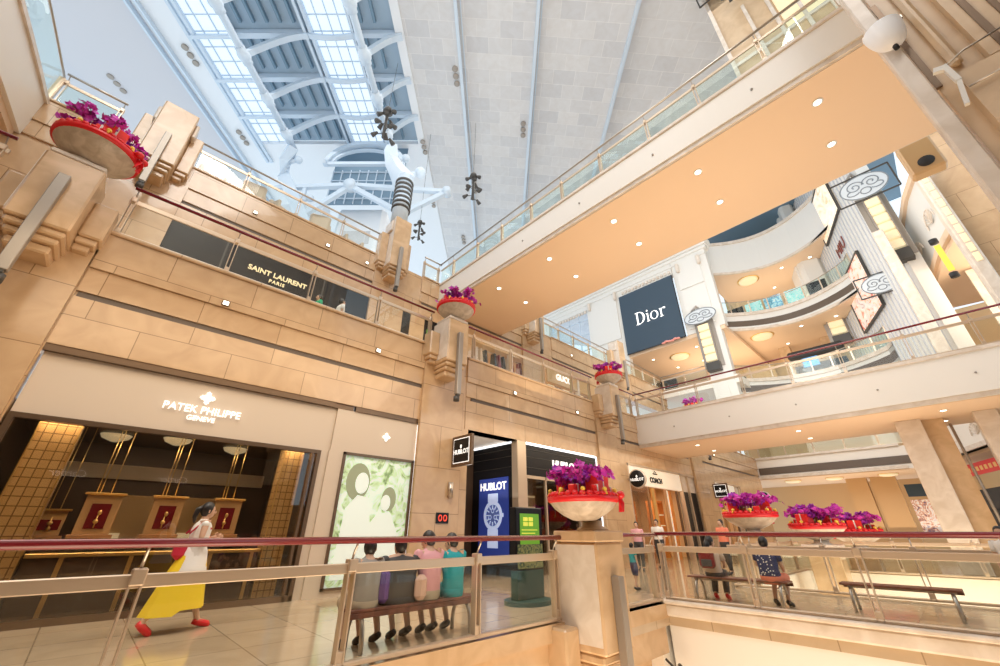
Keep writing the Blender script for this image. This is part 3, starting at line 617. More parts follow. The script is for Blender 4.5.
# black watch shop with an angled entrance
t = thing('shopfront', 'black watch shopfront with a blue watch poster and white strip light', 'shop', (11, YL, 0))
b = MB(); b.box(9.9, 10.02, 9.75, 11.85, 0, 4.05); b.box(10.25, 14.6, YL+.05, YL+.2, 2.95, 4.05); b.box(14.3, 14.6, YL+.05, YL+.2, 0, 2.95); b.obj('black_panel', 'black', t)
b = MB()
for z in (3.2, 3.55, 3.8): b.box(9.885, 9.9, 9.8, 11.8, z, z+.012); b.box(10.25, 14.6, YL+.035, YL+.05, z, z+.012)
b.obj('groove', 'darkgrey', t)
b = MB(); b.box(9.84, 10.28, YL-.02, YL+.28, 0, 4.05, .02); b.obj('corner_post', 'beige_metal', t); b = MB(); b.box(14.6, 14.95, YL, YL+.3, 0, 4.05, .02); b.obj('corner_post', 'beige_metal', t)
b = MB(); b.box(9.85, 9.89, 9.8, 11.8, 3.98, 4.04); b.box(10.3, 14.58, YL+.0, YL+.04, 3.96, 4.04); b.box(14.56, 14.6, YL, YL+.04, 1, 4.0); b.obj('strip_light', 'coolglow', t)
b = MB(); b.box(9.87, 9.9, 9.98, 11.45, .45, 2.9); ps = b.obj('blue_poster', 'blueposter', t)
M['watchlit'] = mat('watch_picture', (.5, .6, .85), .4, emit=(.55, .65, .95), es=.9); M['watchdark'] = mat('watch_dial', (.1, .15, .35), .4, emit=(.08, .12, .35), es=.7)
text_mesh('HUBLOT', .34, .01, face((9.86, 10.72, 2.62), '-X'), bold=.008).obj('poster_letters', 'letter', ps)
def cdisc(b, yc, zc, r0, r1, x, n=28):
    vs = [(x, yc+r*math.cos(2*math.pi*k/n), zc+r*math.sin(2*math.pi*k/n)) for r in (r0, r1) for k in range(n)]
    b.add(vs, [(k, (k+1) % n, n+(k+1) % n, n+k) for k in range(n)])
b = MB(); cdisc(b, 10.72, 1.72, .33, .46, 9.862); b.box(9.86, 9.865, 10.47, 10.97, 2.13, 2.4); b.box(9.86, 9.865, 10.47, 10.97, .75, 1.3)
for a in range(12): c, s_ = math.cos(a*math.pi/6), math.sin(a*math.pi/6); b.beam((9.855, 10.72+.2*c, 1.72+.2*s_), (9.855, 10.72+.31*c, 1.72+.31*s_), .02, .025)
for dy, dz in ((0, .14), (-.13, -.06), (.13, -.06)): cdisc(b, 10.72+dy, 1.72+dz, .05, .075, 9.855, 16)
b.box(9.855, 9.865, 10.2, 10.27, 1.66, 1.78); b.obj('watch_picture', 'watchlit', ps)
b = MB(); cdisc(b, 10.72, 1.72, 0.001, .33, 9.866); b.obj('watch_dial', 'watchdark', ps)
sign_letters('sign_letters', 'HUBLOT', (12.5, YL+.03, 3.42), .40, 'letter', t, depth=.05, bold=.01)
b = MB(); b.box(10.28, 14.3, YL+.1, YL+.11, 0, 2.95); b.obj('window_glass', 'shopglass', t)
b = MB(); b.box(10.3, 10.36, YL+.05, YL+.15, 0, 2.95); b.box(11.3, 11.36, YL+.05, YL+.15, 0, 2.95); b.box(10.3, 14.3, YL+.05, YL+.15, 2.85, 2.95); b.box(13.2, 13.26, YL+.05, YL+.15, 0, 2.95); b.obj('window_frame', 'beige_metal', t)
b = MB(); shop_box(b, 10.1, 14.6, YL+.3, 12.5, 3.4); b.box(7.66, 9.9, 11.85, 12.0, 0, 4.05); b.box(7.6, 7.68, YL+.4, 12, 0, 4.1); struct('wall_shop.001', b, 'brownwall')
b = MB(); b.box(7.6, 10.2, YL+.02, 12, 4.05, 4.2); struct('ceiling.008', b, 'palestone')
for x in (10.8, 11.9, 13.0): 
    t = thing('shop_shelf', 'gold lit display shelf inside the black watch shop', 'shelf', (x, 11, 0), 0, 'lit shelves in the watch shop')
    MB().box(x-.35, x+.35, 11.9, 12.3, .05, 2.6).obj('cabinet', 'display', t); b = MB(); [b.box(x-.3, x+.3, 11.86, 11.9, z, z+.05) for z in (.9, 1.5, 2.1, 2.5)]; b.obj('lit_edge', 'lampsoft', t)
def blade(lab, x, y0, y1, z0, z1, rnd, txt):
    t = thing('blade_sign', lab, 'sign', (x, y1, z0)); yc, zc = (y0+y1)/2, (z0+z1)/2
    if rnd:
        r = (z1-z0)/2
        b = MB(); b.tube([(x-.05, yc, zc), (x+.05, yc, zc)], r, 32); b.obj('disc', 'palestone', t)
        b = MB(); b.tube([(x-.06, yc, zc), (x+.06, yc, zc)], r*.87, 32); b.obj('black_face', 'black', t)
        b = MB(); b.tube([(x, YL, zc), (x, y1, zc)], .02, 6); b.obj('arm', 'grey_metal', t)
    else:
        MB().box(x-.05, x+.05, y0, y1, z0, z1, .01).obj('box', 'bronze', t); MB().box(x-.058, x+.058, y0+.08, y1-.08, z0+.08, z1-.08).obj('white_line', 'letter', t); MB().box(x-.064, x+.064, y0+.1, y1-.1, z0+.1, z1-.1).obj('black_face', 'black', t)
        b = MB(); b.tube([(x, YL, z1-.15), (x, y1, z1-.15)], .02, 6); b.obj('arm', 'grey_metal', t)
    s = (y1-y0)
    text_mesh(txt, s*.2, .01, face((x-.07, yc, zc-.05*s), '-X'), bold=.002).obj('sign_letters', 'letter', t)
    b = MB(); b.add([(x-.07, yc+s*.05*math.cos(k*math.pi/3), zc+.12*s+s*.07*math.sin(k*math.pi/3)) for k in range(6)], [tuple(range(6))]); b.obj('emblem', 'letter', t)
blade('square black blade sign with a white outline left of the watch shop', 7.05, 8.5, 9.36, 2.85, 3.68, False, 'HUBLOT')
blade('round black blade sign with pale ring before the leather shop', 16.9, 8.62, 9.42, 2.9, 3.7, True, 'HUBLOT')
blade('square black blade sign beyond the leather shop', 26.6, 8.6, 9.42, 3.0, 3.8, False, 'HUBLOT')
blade('small round blade sign with a pale ring at the far corner of the left wall', 34, 8.3, 9.3, 2.9, 3.8, True, 'HUBLOT')
t = thing('wall_lamp', 'small cylindrical steel wall lamp beside the watch shop', 'lamp', (7.0, YL-.12, 2.1)); MB().tube([(7.0, YL-.17, 2.05), (7.0, YL-.17, 2.45)], .07, 14).obj('shade', 'steel', t); MB().box(6.97, 7.03, YL-.13, YL-.08, 2.2, 2.3).obj('mount', 'grey_metal', t)
t = thing('wall_plate', 'small black plate with two red glowing rings on the stone pier', 'panel', (6.8, YL-.1, 1.5)); MB().box(6.62, 7.02, YL-.12, YL-.08, 1.42, 1.68).obj('plate', 'black', t)
M['redglow'] = mat('red_glow', (1, .1, .05), .4, emit=(1, .06, .04), es=1.2)
for x in (6.74, 6.9): b = MB(); b.tube([(x+.05*math.cos(k*math.pi/6), YL-.125, 1.55+.07*math.sin(k*math.pi/6)) for k in range(12)], .012, 6, closed=True); b.obj('red_ring', 'redglow', t)

# leather goods shop
def lit_shop(lab, x0, x1, zs, name, txtx, dark):
    t = thing('shopfront', lab, 'shop', ((x0+x1)/2, YL, 0)); z1 = 4.05
    MB().box(x0+.05, x1-(x1-x0)*.28, YL+.02, YL+.2, zs, z1-.1).obj('sign_band', 'coachw', t)
    b = MB(); b.box(x0, x0+.1, YL, YL+.25, 0, z1); b.box(x1-.1, x1, YL, YL+.25, 0, z1); b.box(x0, x1, YL, YL+.25, z1-.1, z1); xm = x1-(x1-x0)*.28; b.box(xm, xm+.12, YL, YL+.25, 0, z1); b.box(xm+.9, xm+1.0, YL, YL+.25, 0, z1); b.obj('frame', 'beige_metal', t)
    MB().box(xm+.12, x1-.1, YL+.1, YL+.2, zs, z1-.1).obj('cream_panel', 'palestone', t)
    for q, (fx, mm) in enumerate(((.27, 'woodlight'), (.36, 'gold'), (.42, 'orange'), (.50, 'woodlight'), (.57, 'coachw'), (.64, 'orange'), (.69, 'bronze'))):
        xx = x0+(x1-x0)*fx; MB().box(xx, xx+.16+.1*(q % 2), YL+.25+.12*(q % 3), YL+.32+.12*(q % 3), 0, zs).obj('door_panel', mm, t)
    if name: sign_letters('sign_letters', name, (txtx, YL, (zs+z1)/2-.15), .34, 'blackm', t, bold=.008)
    b = MB(); b.box(txtx-.22, txtx+.22, YL-.01, YL+.02, (zs+z1)/2+.14, (zs+z1)/2+.19); b.tube([(txtx-.12, YL, (zs+z1)/2+.22), (txtx, YL, (zs+z1)/2+.30), (txtx+.12, YL, (zs+z1)/2+.22)], .015, 5); b.obj('emblem', 'blackm', t)
    MB().box(x0+.1, x0+(x1-x0)*.25, YL+.1, YL+.11, 0, zs).obj('glass', 'shopglass', t)
    if dark: MB().box(xm+.12, x1-.1, YL+.12, YL+.15, 0, zs).obj('dark_window', 'black', t)
M['coachw'] = mat('lit_sign_band', (.9, .84, .74), .5, emit=(1, .9, .72), es=.35)
M['orange'] = mat('orange_lacquer', (.75, .30, .08), .35); M['warmwall'] = mat('warm_wall', (.78, .56, .32), .5)
lit_shop('leather goods shopfront with a white sign band and glowing orange shelves', 17.0, 24.5, 3.15, 'COACH', 19.6, True)
lit_shop('far shopfront on the left wall with a white sign band', 27.2, 31.9, 3.15, '', 28.6, True)
b = MB(); shop_box(b, 17.1, 24.4, YL+.4, 13.2, 3.5); shop_box(b, 27.3, 31.8, YL+.4, 13.2, 3.5); struct('wall_shop.002', b, 'warmwall')
area('shop_recess_fill', (8.8, 10.6, 2.2), (8.8, 10.6, 4), 1.2, 1.2, 40, NEUT)  # first one added to brighten the dark recess ceiling from below
area('coach_lamps', (20.5, 11.4, 3.4), (20.5, 10.8, 0), 5, 2, 260, WARM); area('far_shop_lamps', (29.5, 11.4, 3.4), (29.5, 11, 0), 3, 2, 120, WARM)
i = 0
for x in (18.4, 19.5, 20.6, 21.7, 28.2, 29.6):
    t = thing('display_shelf', 'orange display unit with lit shelves in the %s shop' % ('leather' if x < 25 else 'far'), 'shelf', (x, 11, 0), 0, 'orange display units in the %s shop' % ('leather' if x < 25 else 'far'))
    y0 = 10.6+.5*(i % 3); i += 1
    b = MB(); b.box(x-.45, x-.38, y0, y0+.5, .03, 2.7); b.box(x+.38, x+.45, y0, y0+.5, .03, 2.7); b.box(x-.38, x+.38, y0+.45, y0+.5, .03, 2.7); b.box(x-.38, x+.38, y0, y0+.45, 2.6, 2.7); b.obj('cabinet', 'orange', t)
    for z in (.5, 1.0, 1.5, 2.0): MB().box(x-.38, x+.38, y0, y0+.45, z, z+.04).obj('shelf', 'lampsoft', t)
    for z in (.54, 1.04, 1.54): b = MB(); b.box(x-.2, x+.12, y0+.1, y0+.3, z, z+.24, .03); b.tube([(x-.12, y0+.2, z+.22), (x-.04, y0+.2, z+.36), (x+.05, y0+.22, z+.22)], .012, 5); b.obj('handbag', 'bronze', t)

# second storey shops behind the gallery
t = thing('shopfront', 'black couture shopfront with a gold name behind the gallery railing', 'shop', (3, YU, Z2))
b = MB(); b.box(-2.7, -1.5, YU+.02, YU+.2, Z2, 9.6); b.obj('stone_panel', 'palestone', t)
b = MB(); b.box(-1.5, 7.3, YU+.02, YU+.2, Z2, 9.6); b.obj('black_panel', 'black', t)
b = MB(); 
for x in (.5, 3.6, 5.9): b.box(x, x+.05, YU, YU+.02, Z2, 9.6)
b.obj('joint', 'darkgrey', t)
sign_letters('sign_letters', 'SAINT LAURENT', (2.15, YU, 8.95), .25, 'lettergold', t, bold=.006)
sign_letters('sign_letters', 'PARIS', (2.15, YU, 8.70), .17, 'lettergold', t, spacing=1.2, bold=.004)
t = thing('poster_case', 'green lit poster case in a black frame on the second storey', 'poster', (8.8, YU, Z2)); MB().box(8.0, 9.6, YU+.0, YU+.15, Z2, 9.6).obj('case', 'black', t); MB().box(8.15, 9.4, YU-.01, YU, Z2+.5, 9.1).obj('picture', 'screen', t)
t = thing('shopfront', 'open clothes shop with dark garments behind the gallery railing', 'shop', (13, YU, Z2))
b = MB(); b.box(10.7, 22.5, YU+2.5, YU+2.6, Z2, 9.6); b.box(10.7, 22.5, YU+.1, YU+2.6, 9.5, 9.6); b.obj('back_wall', 'warmwall', t)
MB().box(16.3, 22.5, YU+.05, YU+.15, 8.8, 9.6).obj('sign_band', 'display', t); sign_letters('sign_letters', 'GUCCI', (17.8, YU, 9.2), .5, 'letter', t, bold=.01)
for x in (10.75, 13.4, 15.9, 19.2, 22.4): MB().box(x-.1, x+.1, YU+.02, YU+.25, Z2, 9.6).obj('post', 'palestone', t)
for j in range(4): b = MB(); b.box(16.6+j*1.4, 17.2+j*1.4, YU+.25, YU+.45, 8.3, 8.75, .04); b.obj('lit_display', 'lampsoft', t); b = MB(); b.box(17.25+j*1.4, 17.9+j*1.4, YU+.3, YU+.5, 7.5, 8.78, .04); b.obj('dark_display', 'bronze', t)
area('clothes_lamps', (16.5, 14.6, 9.4), (16.5, 13.8, 6.3), 11, 1.5, 260, WARM)
rr = random.Random(3)
for j, x in enumerate([10.95+.31*k for k in range(16)]):
    if 3 < j % 6 < 5: continue
    t = None
    b = MB(); y = 13.62; h = rr.uniform(1.0, 1.25); zt = 9.38; b.add([(x-.12, y-.2, zt-h), (x+.12, y-.2, zt-h), (x+.12, y+.22, zt-h), (x-.12, y+.22, zt-h), (x-.05, y-.12, zt), (x+.05, y-.12, zt), (x+.05, y+.15, zt), (x-.05, y+.15, zt)], [(3, 2, 1, 0), (4, 5, 6, 7), (0, 1, 5, 4), (1, 2, 6, 5), (2, 3, 7, 6), (3, 0, 4, 7)])
    o = b.obj('coat', rr.choice(['blackm', 'rail', 'darkgrey', 'blackm', 'creampanel'])); tag(o, 'garment hanging in the open clothes shop on the second storey', 'garment', 'garments hanging in the clothes shop')
t = thing('clothes_rack', 'long rail holding garments in the second storey clothes shop', 'rack', (13.3, 13.62, Z2)); b = MB(); b.tube([(10.85, 13.63, 9.40), (15.7, 13.63, 9.40)], .02, 6); b.obj('rod', 'steel', t)
for x in (10.88, 15.68): b = MB(); b.tube([(x, 13.63, Z2), (x, 13.63, 9.42)], .02, 6); b.obj('leg', 'steel', t)
# pale armchairs and low tables on the third storey terrace
def armchair(x, y, a, lab):
    t = thing('armchair', lab, 'chair', (x, y, Z3), a, 'pale armchairs on the third storey terrace')
    MB().box(-.35, .35, -.35, .35, .15, .42, .05).obj('seat', 'creampanel', t, True); MB().box(-.38, .38, .22, .42, .15, .95, .08).obj('backrest', 'creampanel', t, True)
    for s in (-1, 1): MB().box(s*.36-.06, s*.36+.06, -.35, .3, .15, .62, .04).obj('armrest', 'creampanel', t, True)
    for sx in (-.3, .3):
        for sy in (-.3, .3): MB().tube([(sx, sy, 0), (sx, sy, .16)], .02, 6).obj('leg', 'bronze', t, True)
    return t
ac = armchair(-.6, 13.75, .2, 'pale armchair on the terrace seen through the third storey railing')
for x, y, a in ((.7, 13.8, 3.0), (1.7, 13.7, .4), (3.1, 13.75, 2.8), (4.4, 13.7, .1)): dup(ac, (x, y, Z3), a)
for x in (.05, 2.4, 3.75):
    t = thing('low_table', 'low grey table between the pale terrace armchairs', 'table', (x, 13.75, Z3), 0, 'low tables on the third storey terrace'); MB().box(x-.3, x+.3, 13.5, 14.0, Z3+.42, Z3+.47, .01).obj('tabletop', 'grey_metal', t); MB().box(x-.05, x+.05, 13.7, 13.8, Z3, Z3+.42).obj('leg', 'grey_metal', t)

# ================================================================== FAR WALL WITH THE NAVY CLOTH SIGN
XD = 31
b = MB()
b.box(XD, XD+.6, 10.3, 15.6, 21.7, 23.0)                 # over the sign
b.box(XD, XD+.6, 7.3, 10.25, 15.6, 23.0); b.box(XD-.12, XD, 7.9, 9.9, 16.0, 19.6); b.box(XD-.12, XD, 7.9, 9.9, 19.8, 22.6)
b.box(XD, XD+.6, 15.6, 19.4, 11.5, 23.0); b.box(XD-.12, XD, 16.0, 19.0, 13.0, 17.2); b.box(XD-.12, XD, 16.0, 19.0, 17.4, 22.0)
b.box(XD, XD+.6, 24.6, 30, 11.5, 23.0); b.box(XD, XD+.6, 19.4, 24.6, 21.9, 23.0)
b.box(XD-.1, XD+.6, 7.7, 9.3, 6.3, 15.6); b.box(XD-.16, XD-.1, 8.2, 8.9, 6.3, 15.6)
struct('wall_far', b, 'white')
b = MB(); b.box(XD-.45, XD+.9, 6.9, 30, 23.5, 24.0, .08); b.box(XD-.3, XD+.8, 7.0, 30, 23.2, 23.5, .05); b.box(XD-.15, XD+.7, 7.1, 30, 22.9, 23.2, .04); b.box(XD-.08, XD, 7.3, 30, 22.4, 22.55)
struct('trim_cornice', b, 'white')
b = MB()
for y0, y1 in ((10.4, 15.5), (19.5, 24.5)):
    n_ = int((y1-y0)/.36)
    for k in range(n_): b.box(XD-.16, XD, y0+.36*k, y0+.2+.36*k, 21.85 if y0 < 12 else 21.5, 22.1 if y0 < 12 else 21.75)
struct('trim_dentils', b, 'palestone')
b = MB(); b.box(XD+.3, XD+.34, 19.4, 24.6, 11.5, 21.9); struct('window_2', b, 'skyglass')
b = MB()
for k in range(5): b.box(XD+.26, XD+.38, 19.4+1.3*k-.04, 19.4+1.3*k+.04, 11.5, 21.9)
for k in range(6): b.box(XD+.26, XD+.38, 19.4, 24.6, 12.5+1.7*k, 12.58+1.7*k)
struct('trim_window', b, 'steelw')
for y in (7.9, 9.7, 16.0, 19.0):
    t = thing('wall_bracket', 'small white scroll bracket under the cornice of the far wall', 'bracket', (XD-.2, y, 22.4), 0, 'scroll brackets under the far cornice'); MB().box(XD-.35, XD-.08, y-.14, y+.14, 21.5, 22.4, .06).obj('scroll', 'palestone', t)
t = thing('cloth_banner', 'big navy cloth banner with a white serif name on the far wall', 'banner', (XD-.2, 13, 15.5))
b = MB(); b.box(XD-.2, XD-.1, 10.3, 15.6, 15.5, 21.6); b.obj('cloth', 'dior', t)
b = MB(); b.box(XD-.22, XD-.2, 10.28, 15.62, 15.45, 15.55); b.box(XD-.22, XD-.2, 10.28, 10.36, 15.5, 21.6); b.obj('edge', 'blackm', t)
# serif letters built by hand:  D i o r
def serif(b, x, zc, k):
    def q(y0, y1, z0, z1): b.box(x-.03, x, zc[0]-y1*k, zc[0]-y0*k, zc[1]+z0*k, zc[1]+z1*k)
    def arc(cy, cz, r0y, r0z, r1y, r1z, a0, a1, n=20):
        vs = []; 
        for j in range(n+1):
            a = a0+(a1-a0)*j/n; c, s_ = math.cos(a), math.sin(a)
            vs += [(x-.03, zc[0]-(cy+r0y*c)*k, zc[1]+(cz+r0z*s_)*k), (x-.03, zc[0]-(cy+r1y*c)*k, zc[1]+(cz+r1z*s_)*k)]
        b.add(vs, [(2*j, 2*j+1, 2*j+3, 2*j+2) for j in range(n)])
    q(-.10, .22, 0, .03); q(0, .12, 0, 1); q(-.10, .22, .97, 1)                     # D stem
    arc(.2, .5, .30, .465, .46, .5, -math.pi/2, math.pi/2); q(.12, .22, .955, 1); q(.12, .22, 0, .045)
    q(.82, .92, 0, .66); q(.75, .99, 0, .03); q(.76, .84, .62, .66); arc(.87, .86, 0, 0, .065, .075, 0, 2*math.pi)   # i
    arc(1.36, .33, .20, .31, .31, .35, 0, 2*math.pi, 28)                             # o
    q(1.83, 1.93, 0, .66); q(1.76, 2.03, 0, .03); q(1.77, 1.85, .62, .66); arc(2.1, .42, .17, .20, .2, .26, math.pi*.35, math.pi); arc(2.17, .60, 0, 0, .07, .07, 0, 2*math.pi)  # r
b = MB(); serif(b, XD-.22, (14.15, 18.0), 1.22); b.obj('letters', 'letter', t)
t = thing('pink_ornament', 'small pink and white ornament at the foot of the navy banner', 'ornament', (XD-.4, 11.5, 15.4))
b = MB(); [b.ball((XD-.35, 10.9+.25*j, 15.48+.05*math.sin(j*2)), .12, .18, .09) for j in range(6)]; b.obj('blossoms', mat('pink', (.85, .35, .3), .5), t)
# storeys behind the far wall
b = MB(); b.box(XD+.1, 46, 7.4, 30, 15.3, 15.6); struct('ceiling.009', b, 'soffit')
b = MB(); b.box(XD-.0, 46, 7.4, 30, 10.9, 11.5); struct('floor.006', b, 'fascia')
b = MB(); b.box(42, 42.3, 7, 30, 11.5, 15.4); struct('wall_far_inner', b, 'warmwall')
b = MB(); b.box(41.7, 42, 9.5, 14, 11.6, 14.6); b.box(39, 39.3, 15, 20, 11.6, 15.2); struct('wall_shop.003', b, 'darkgrey')
railing('glass railing with steel rail under the navy banner', (XD, 13.1), (XD, 9.4), 11.55, [.1, 1.9, 3.6], 'steel', 'glassg')
def ring_lamp(x, y, z, lab, r=.75):
    t = thing('ring_ceiling_lamp', lab, 'lamp', (x, y, z)); b = MB(); b.lathe([(r, z), (r*.95, z-.12), (r*.6, z-.16)], (x, y), 28); b.obj('bowl', 'lampsoft', t); b = MB(); b.lathe([(r*1.15, z), (r*1.15, z-.03), (r, z-.03)], (x, y), 28); b.obj('rim', 'gold', t)
ring_lamp(34, 12.3, 15.3, 'glowing round ceiling lamp behind the foot of the navy banner')
def downlight(x, y, z, lab, grp):
    t = thing('downlight', lab, 'light', (x, y, z), 0, grp); b = MB(); b.lathe([(.16, z), (.16, z-.015), (.11, z-.017)], (x, y), 14); b.obj('ring', 'white', t); b = MB(); spot(b, x, y, z-.01, .11); b.obj('lamp', 'lamp', t)
for x, y in ((33, 14.3), (33, 10.4), (36.5, 13.6), (36.5, 11.2)): downlight(x, y, 15.3, 'downlight in the warm lit ceiling behind the navy banner', 'downlights behind the navy banner')
t = thing('shop_window', 'bright white shop window with a dark figure under the navy banner', 'shop', (41.6, 12, 11.5)); MB().box(41.55, 41.65, 12.0, 14.6, 12, 14.2).obj('lit_pane', 'coolglow', t); MB().box(41.5, 41.56, 13.0, 13.5, 12.1, 13.6, .1).obj('figure', 'rail', t)

# curved balconies in the recess right of the far wall
def arc_pts(x_off=0.0):
    P = []
    for k in range(17):
        u = k/16; y = 8.4-9.6*u; x = 32.0+2.9*math.sin(math.pi*min(1, u*1.0))**.8+x_off+ .3*u
        P.append((x, y))
    return P
AP = [(x, max(y, -3.6+.33*(x-24)+.06)) for x, y in arc_pts()]
def balcony(z0, z1, lab, strip=None, rail=True, soffit=True, depth=9):
    t = thing('balcony', lab, 'balcony', (33.5, 4, z0))
    out = [(p[0]+depth, max(p[1], -3.6+.33*(p[0]+depth-24)+.06)) for p in AP[::-1]]
    b = MB(); b.prism(AP+out, z0+.05, z1); b.obj('slab', 'white', t)
    b = MB(); b.prism([(p[0]-.14, p[1]) for p in AP]+[(p[0]+.2, p[1]) for p in AP[::-1]], z1-.22, z1+.05); b.prism([(p[0]-.1, p[1]) for p in AP]+[(p[0]+.2, p[1]) for p in AP[::-1]], z0+.02, z0+.22); b.obj('moulding', 'palestone', t)
    if strip: b = MB(); b.prism([(p[0]-.03, p[1]) for p in AP]+[(p[0]+.1, p[1]) for p in AP[::-1]], strip[0], strip[1]); b.obj('grille', 'vent', t)
    b = MB(); b.prism([(p[0]+.1, p[1]) for p in AP]+out, z0, z0+.05); b.obj('soffit', 'soffit', t)
    if rail:
        r = thing('glass_railing', 'curved glass railing on the balcony, '+lab.split(',')[-1].strip(), 'railing', (33.5, 4, z1))
        b = MB(); b.tube([(p[0], p[1], z1+1.1) for p in AP], .035, 8); b.obj('handrail', 'steel', r)
        b = MB(); b.strip([(p[0], p[1], z1+.58) for p in AP], .015, .95); b.obj('glass_panel', 'glassg', r)
        for i in range(0, 17, 2): MB().box(AP[i][0]-.05, AP[i][0]+.03, AP[i][1]-.04, AP[i][1]+.04, z1, z1+1.08).obj('post', 'beige_metal', r)
    return t
balcony(21.2, 24.6, 'tall white curved balcony front, topmost in the recess right of the far wall', None, False)
balcony(15.7, 17.3, 'white curved balcony with grey grille, second from the top in the recess', (16.1, 16.6))
balcony(10.2, 11.6, 'white curved balcony with grey grille, lowest in the recess behind the lower bridge', (10.6, 11.1))
b = MB(); b.box(42.5, 42.8, -3, 9.5, 6.3, 28); struct('wall_far_inner.001', b, 'warmwall')
b = MB(); b.box(31.7, 43, -6, 12, 27.5, 27.8); struct('ceiling.010', b, 'louvre')
for x, y, z, lab in ((36, 5.8, 21.2, 'glowing round ceiling lamp under the topmost recess balcony'), (35.8, 6.1, 15.7, 'glowing round ceiling lamp under the middle recess balcony')): ring_lamp(x, y, z, lab)
for x, y, z in ((36, 3.2, 21.2), (36, 1.2, 21.2), (39, 4.5, 21.2), (36, 3.4, 15.7), (36, 1.2, 15.7), (39, 5, 15.7)): downlight(x, y, z, 'downlight under the curved recess balconies', 'downlights under the recess balconies')
sc = [('black', 7.3), ('tealscreen', 5.9), ('bluewhite', 4.5), ('tealscreen', 3.0), ('black', 1.5)]
M['bluewhite'] = picture_mat('blue_white_picture', [(.05, .15, .3), (.2, .5, .7), (.9, .95, 1)], 2, .5)
for m_, y in sc:
    lab = {'black': 'black', 'tealscreen': 'teal and white', 'bluewhite': 'blue and white'}[m_]
    t = thing('sign_board', '%s board hung behind the upper recess balcony railing' % lab, 'sign', (35.4, y, 17.4), 0, '%s boards on the recess balcony' % lab); MB().box(35.2, 35.3, y-.6, y+.6, 17.45, 18.6).obj('face', m_, t); MB().box(35.3, 35.36, y-.64, y+.64, 17.35, 18.65).obj('frame', 'palestone', t)
t = thing('terrace_bar', 'dark bar counter with blue glow behind the lower recess railing', 'counter', (37, 3.4, 11.6)); MB().box(36.4, 37.4, 1.6, 4.8, 11.62, 12.7).obj('body', 'blackm', t); MB().box(36.3, 36.4, 3.2, 4.2, 12.5, 13.2).obj('blue_screen', mat('blue_glow', (.1, .4, .8), .4, emit=(.1, .45, .9), es=.8), t); MB().box(36.2, 37.5, 1.5, 5.0, 13.3, 13.9, .1).obj('canopy', 'blackm', t)
for x, y in ((40, 5.5), (40, 2.5)): 
    t = thing('square_column', 'warm stone column on the terrace behind the recess railing', 'column', (x, y, 11.6), 0, 'terrace columns'); MB().box(x-.4, x+.4, y-.4, y+.4, 11.6, 15.7).obj('shaft', 'stone2', t)
# cross gallery at the far end of the second storey and ground floor behind
b = MB(); b.box(37, 46, -2, 12, 4.85, 6.25); struct('floor.007', b, 'fascia')
b = MB(); b.box(36.95, 37, -1.2, 9.4, 5.15, 5.65); struct('trim_grille', b, 'vent')
b = MB(); b.box(36.8, 37.2, 1.0, 9.5, 6.25, 6.4); b.box(36.85, 37.1, 1.0, 9.5, 4.85, 5.05); struct('trim_far', b, 'palestone')
railing('glass railing of the far cross gallery under the lower bridge', (37.05, 9.3), (37.05, -1), 6.4, [1.8*k+.2 for k in range(6)], 'rail', 'glassg')
b = MB(); b.box(44, 44.3, -12, 12, 0, 10.5); struct('wall_far_ground', b, 'display')
b = MB(); b.box(37.2, 46, -2, 12, 9.9, 10.1); struct('ceiling.015', b, 'soffit')
b = MB(); b.box(37, 46, -2, 12, 4.8, 4.85); struct('ceiling.012', b, 'soffit')
b = MB(); b.box(40.6, 41.4, 3.6, 4.8, 0, 4.8); b.box(40.6, 41.4, 2.0, 3.4, 0, 4.8); struct('wall_block', b, 'display')
for x, y in ((39, 7.8), (39, 5.2), (39, 2.2)): ring_lamp(x, y, 4.8, {7.8: 'glowing round ceiling lamp at the left under the far cross gallery', 5.2: 'glowing round ceiling lamp in the middle under the far cross gallery', 2.2: 'glowing round ceiling lamp at the right under the far cross gallery'}[y], .5)
t = thing('shopfront', 'dark navy shop window with colourful goods at the far right end', 'shop', (41, 1.2, 0)); MB().box(40.9, 41, .1, 1.75, 3.4, 4.2).obj('sign_band', 'dior', t); MB().box(40.9, 41, -.2, 1.75, .9, 3.2).obj('goods', picture_mat('colourful_goods', [(.1, .1, .2), (.6, .3, .2), (.9, .85, .8), (.3, .25, .4)], 3, .3), t)

# ================================================================== RIGHT SIDE
FA = math.atan(.33)
def fpt(x, off=0): return (x+off*math.sin(FA), -3.6+.33*(x-24)-off*math.cos(FA))
FM = Matrix.Translation((24, -3.6, 0)) @ Matrix.Rotation(FA, 4, 'Z')     # local x along the facade, local -y into it, +y to the atrium
def FB(): b = MB(); b.X = FM.copy(); return b
def L(x): return (x-24)/math.cos(FA)
b = FB(); b.box(L(26.8), L(39.5), -.6, 0, 8, 29.5); struct('wall_right', b, 'white')
M['plate0'] = mat('rib_grey', (.55, .56, .60), .5)
b = FB()
for x in [27.2+.45*k for k in range(27)]: b.box(L(x), L(x)+.06, 0, .05, 8, 29.5)
struct('trim_ribs', b, 'plate0')
b = FB(); b.box(L(36.6), L(39.6), 0, 1.6, 17.5, 22.5, .3); b.box(L(37), L(38), .2, 1.2, 22.5, 29, .2); b.box(L(38.4), L(39.2), .2, 1.2, 22.5, 29, .2); b.box(L(37.2), L(39.0), 1.6, 1.75, 18.4, 21.6); struct('trim_corner', b, 'white')
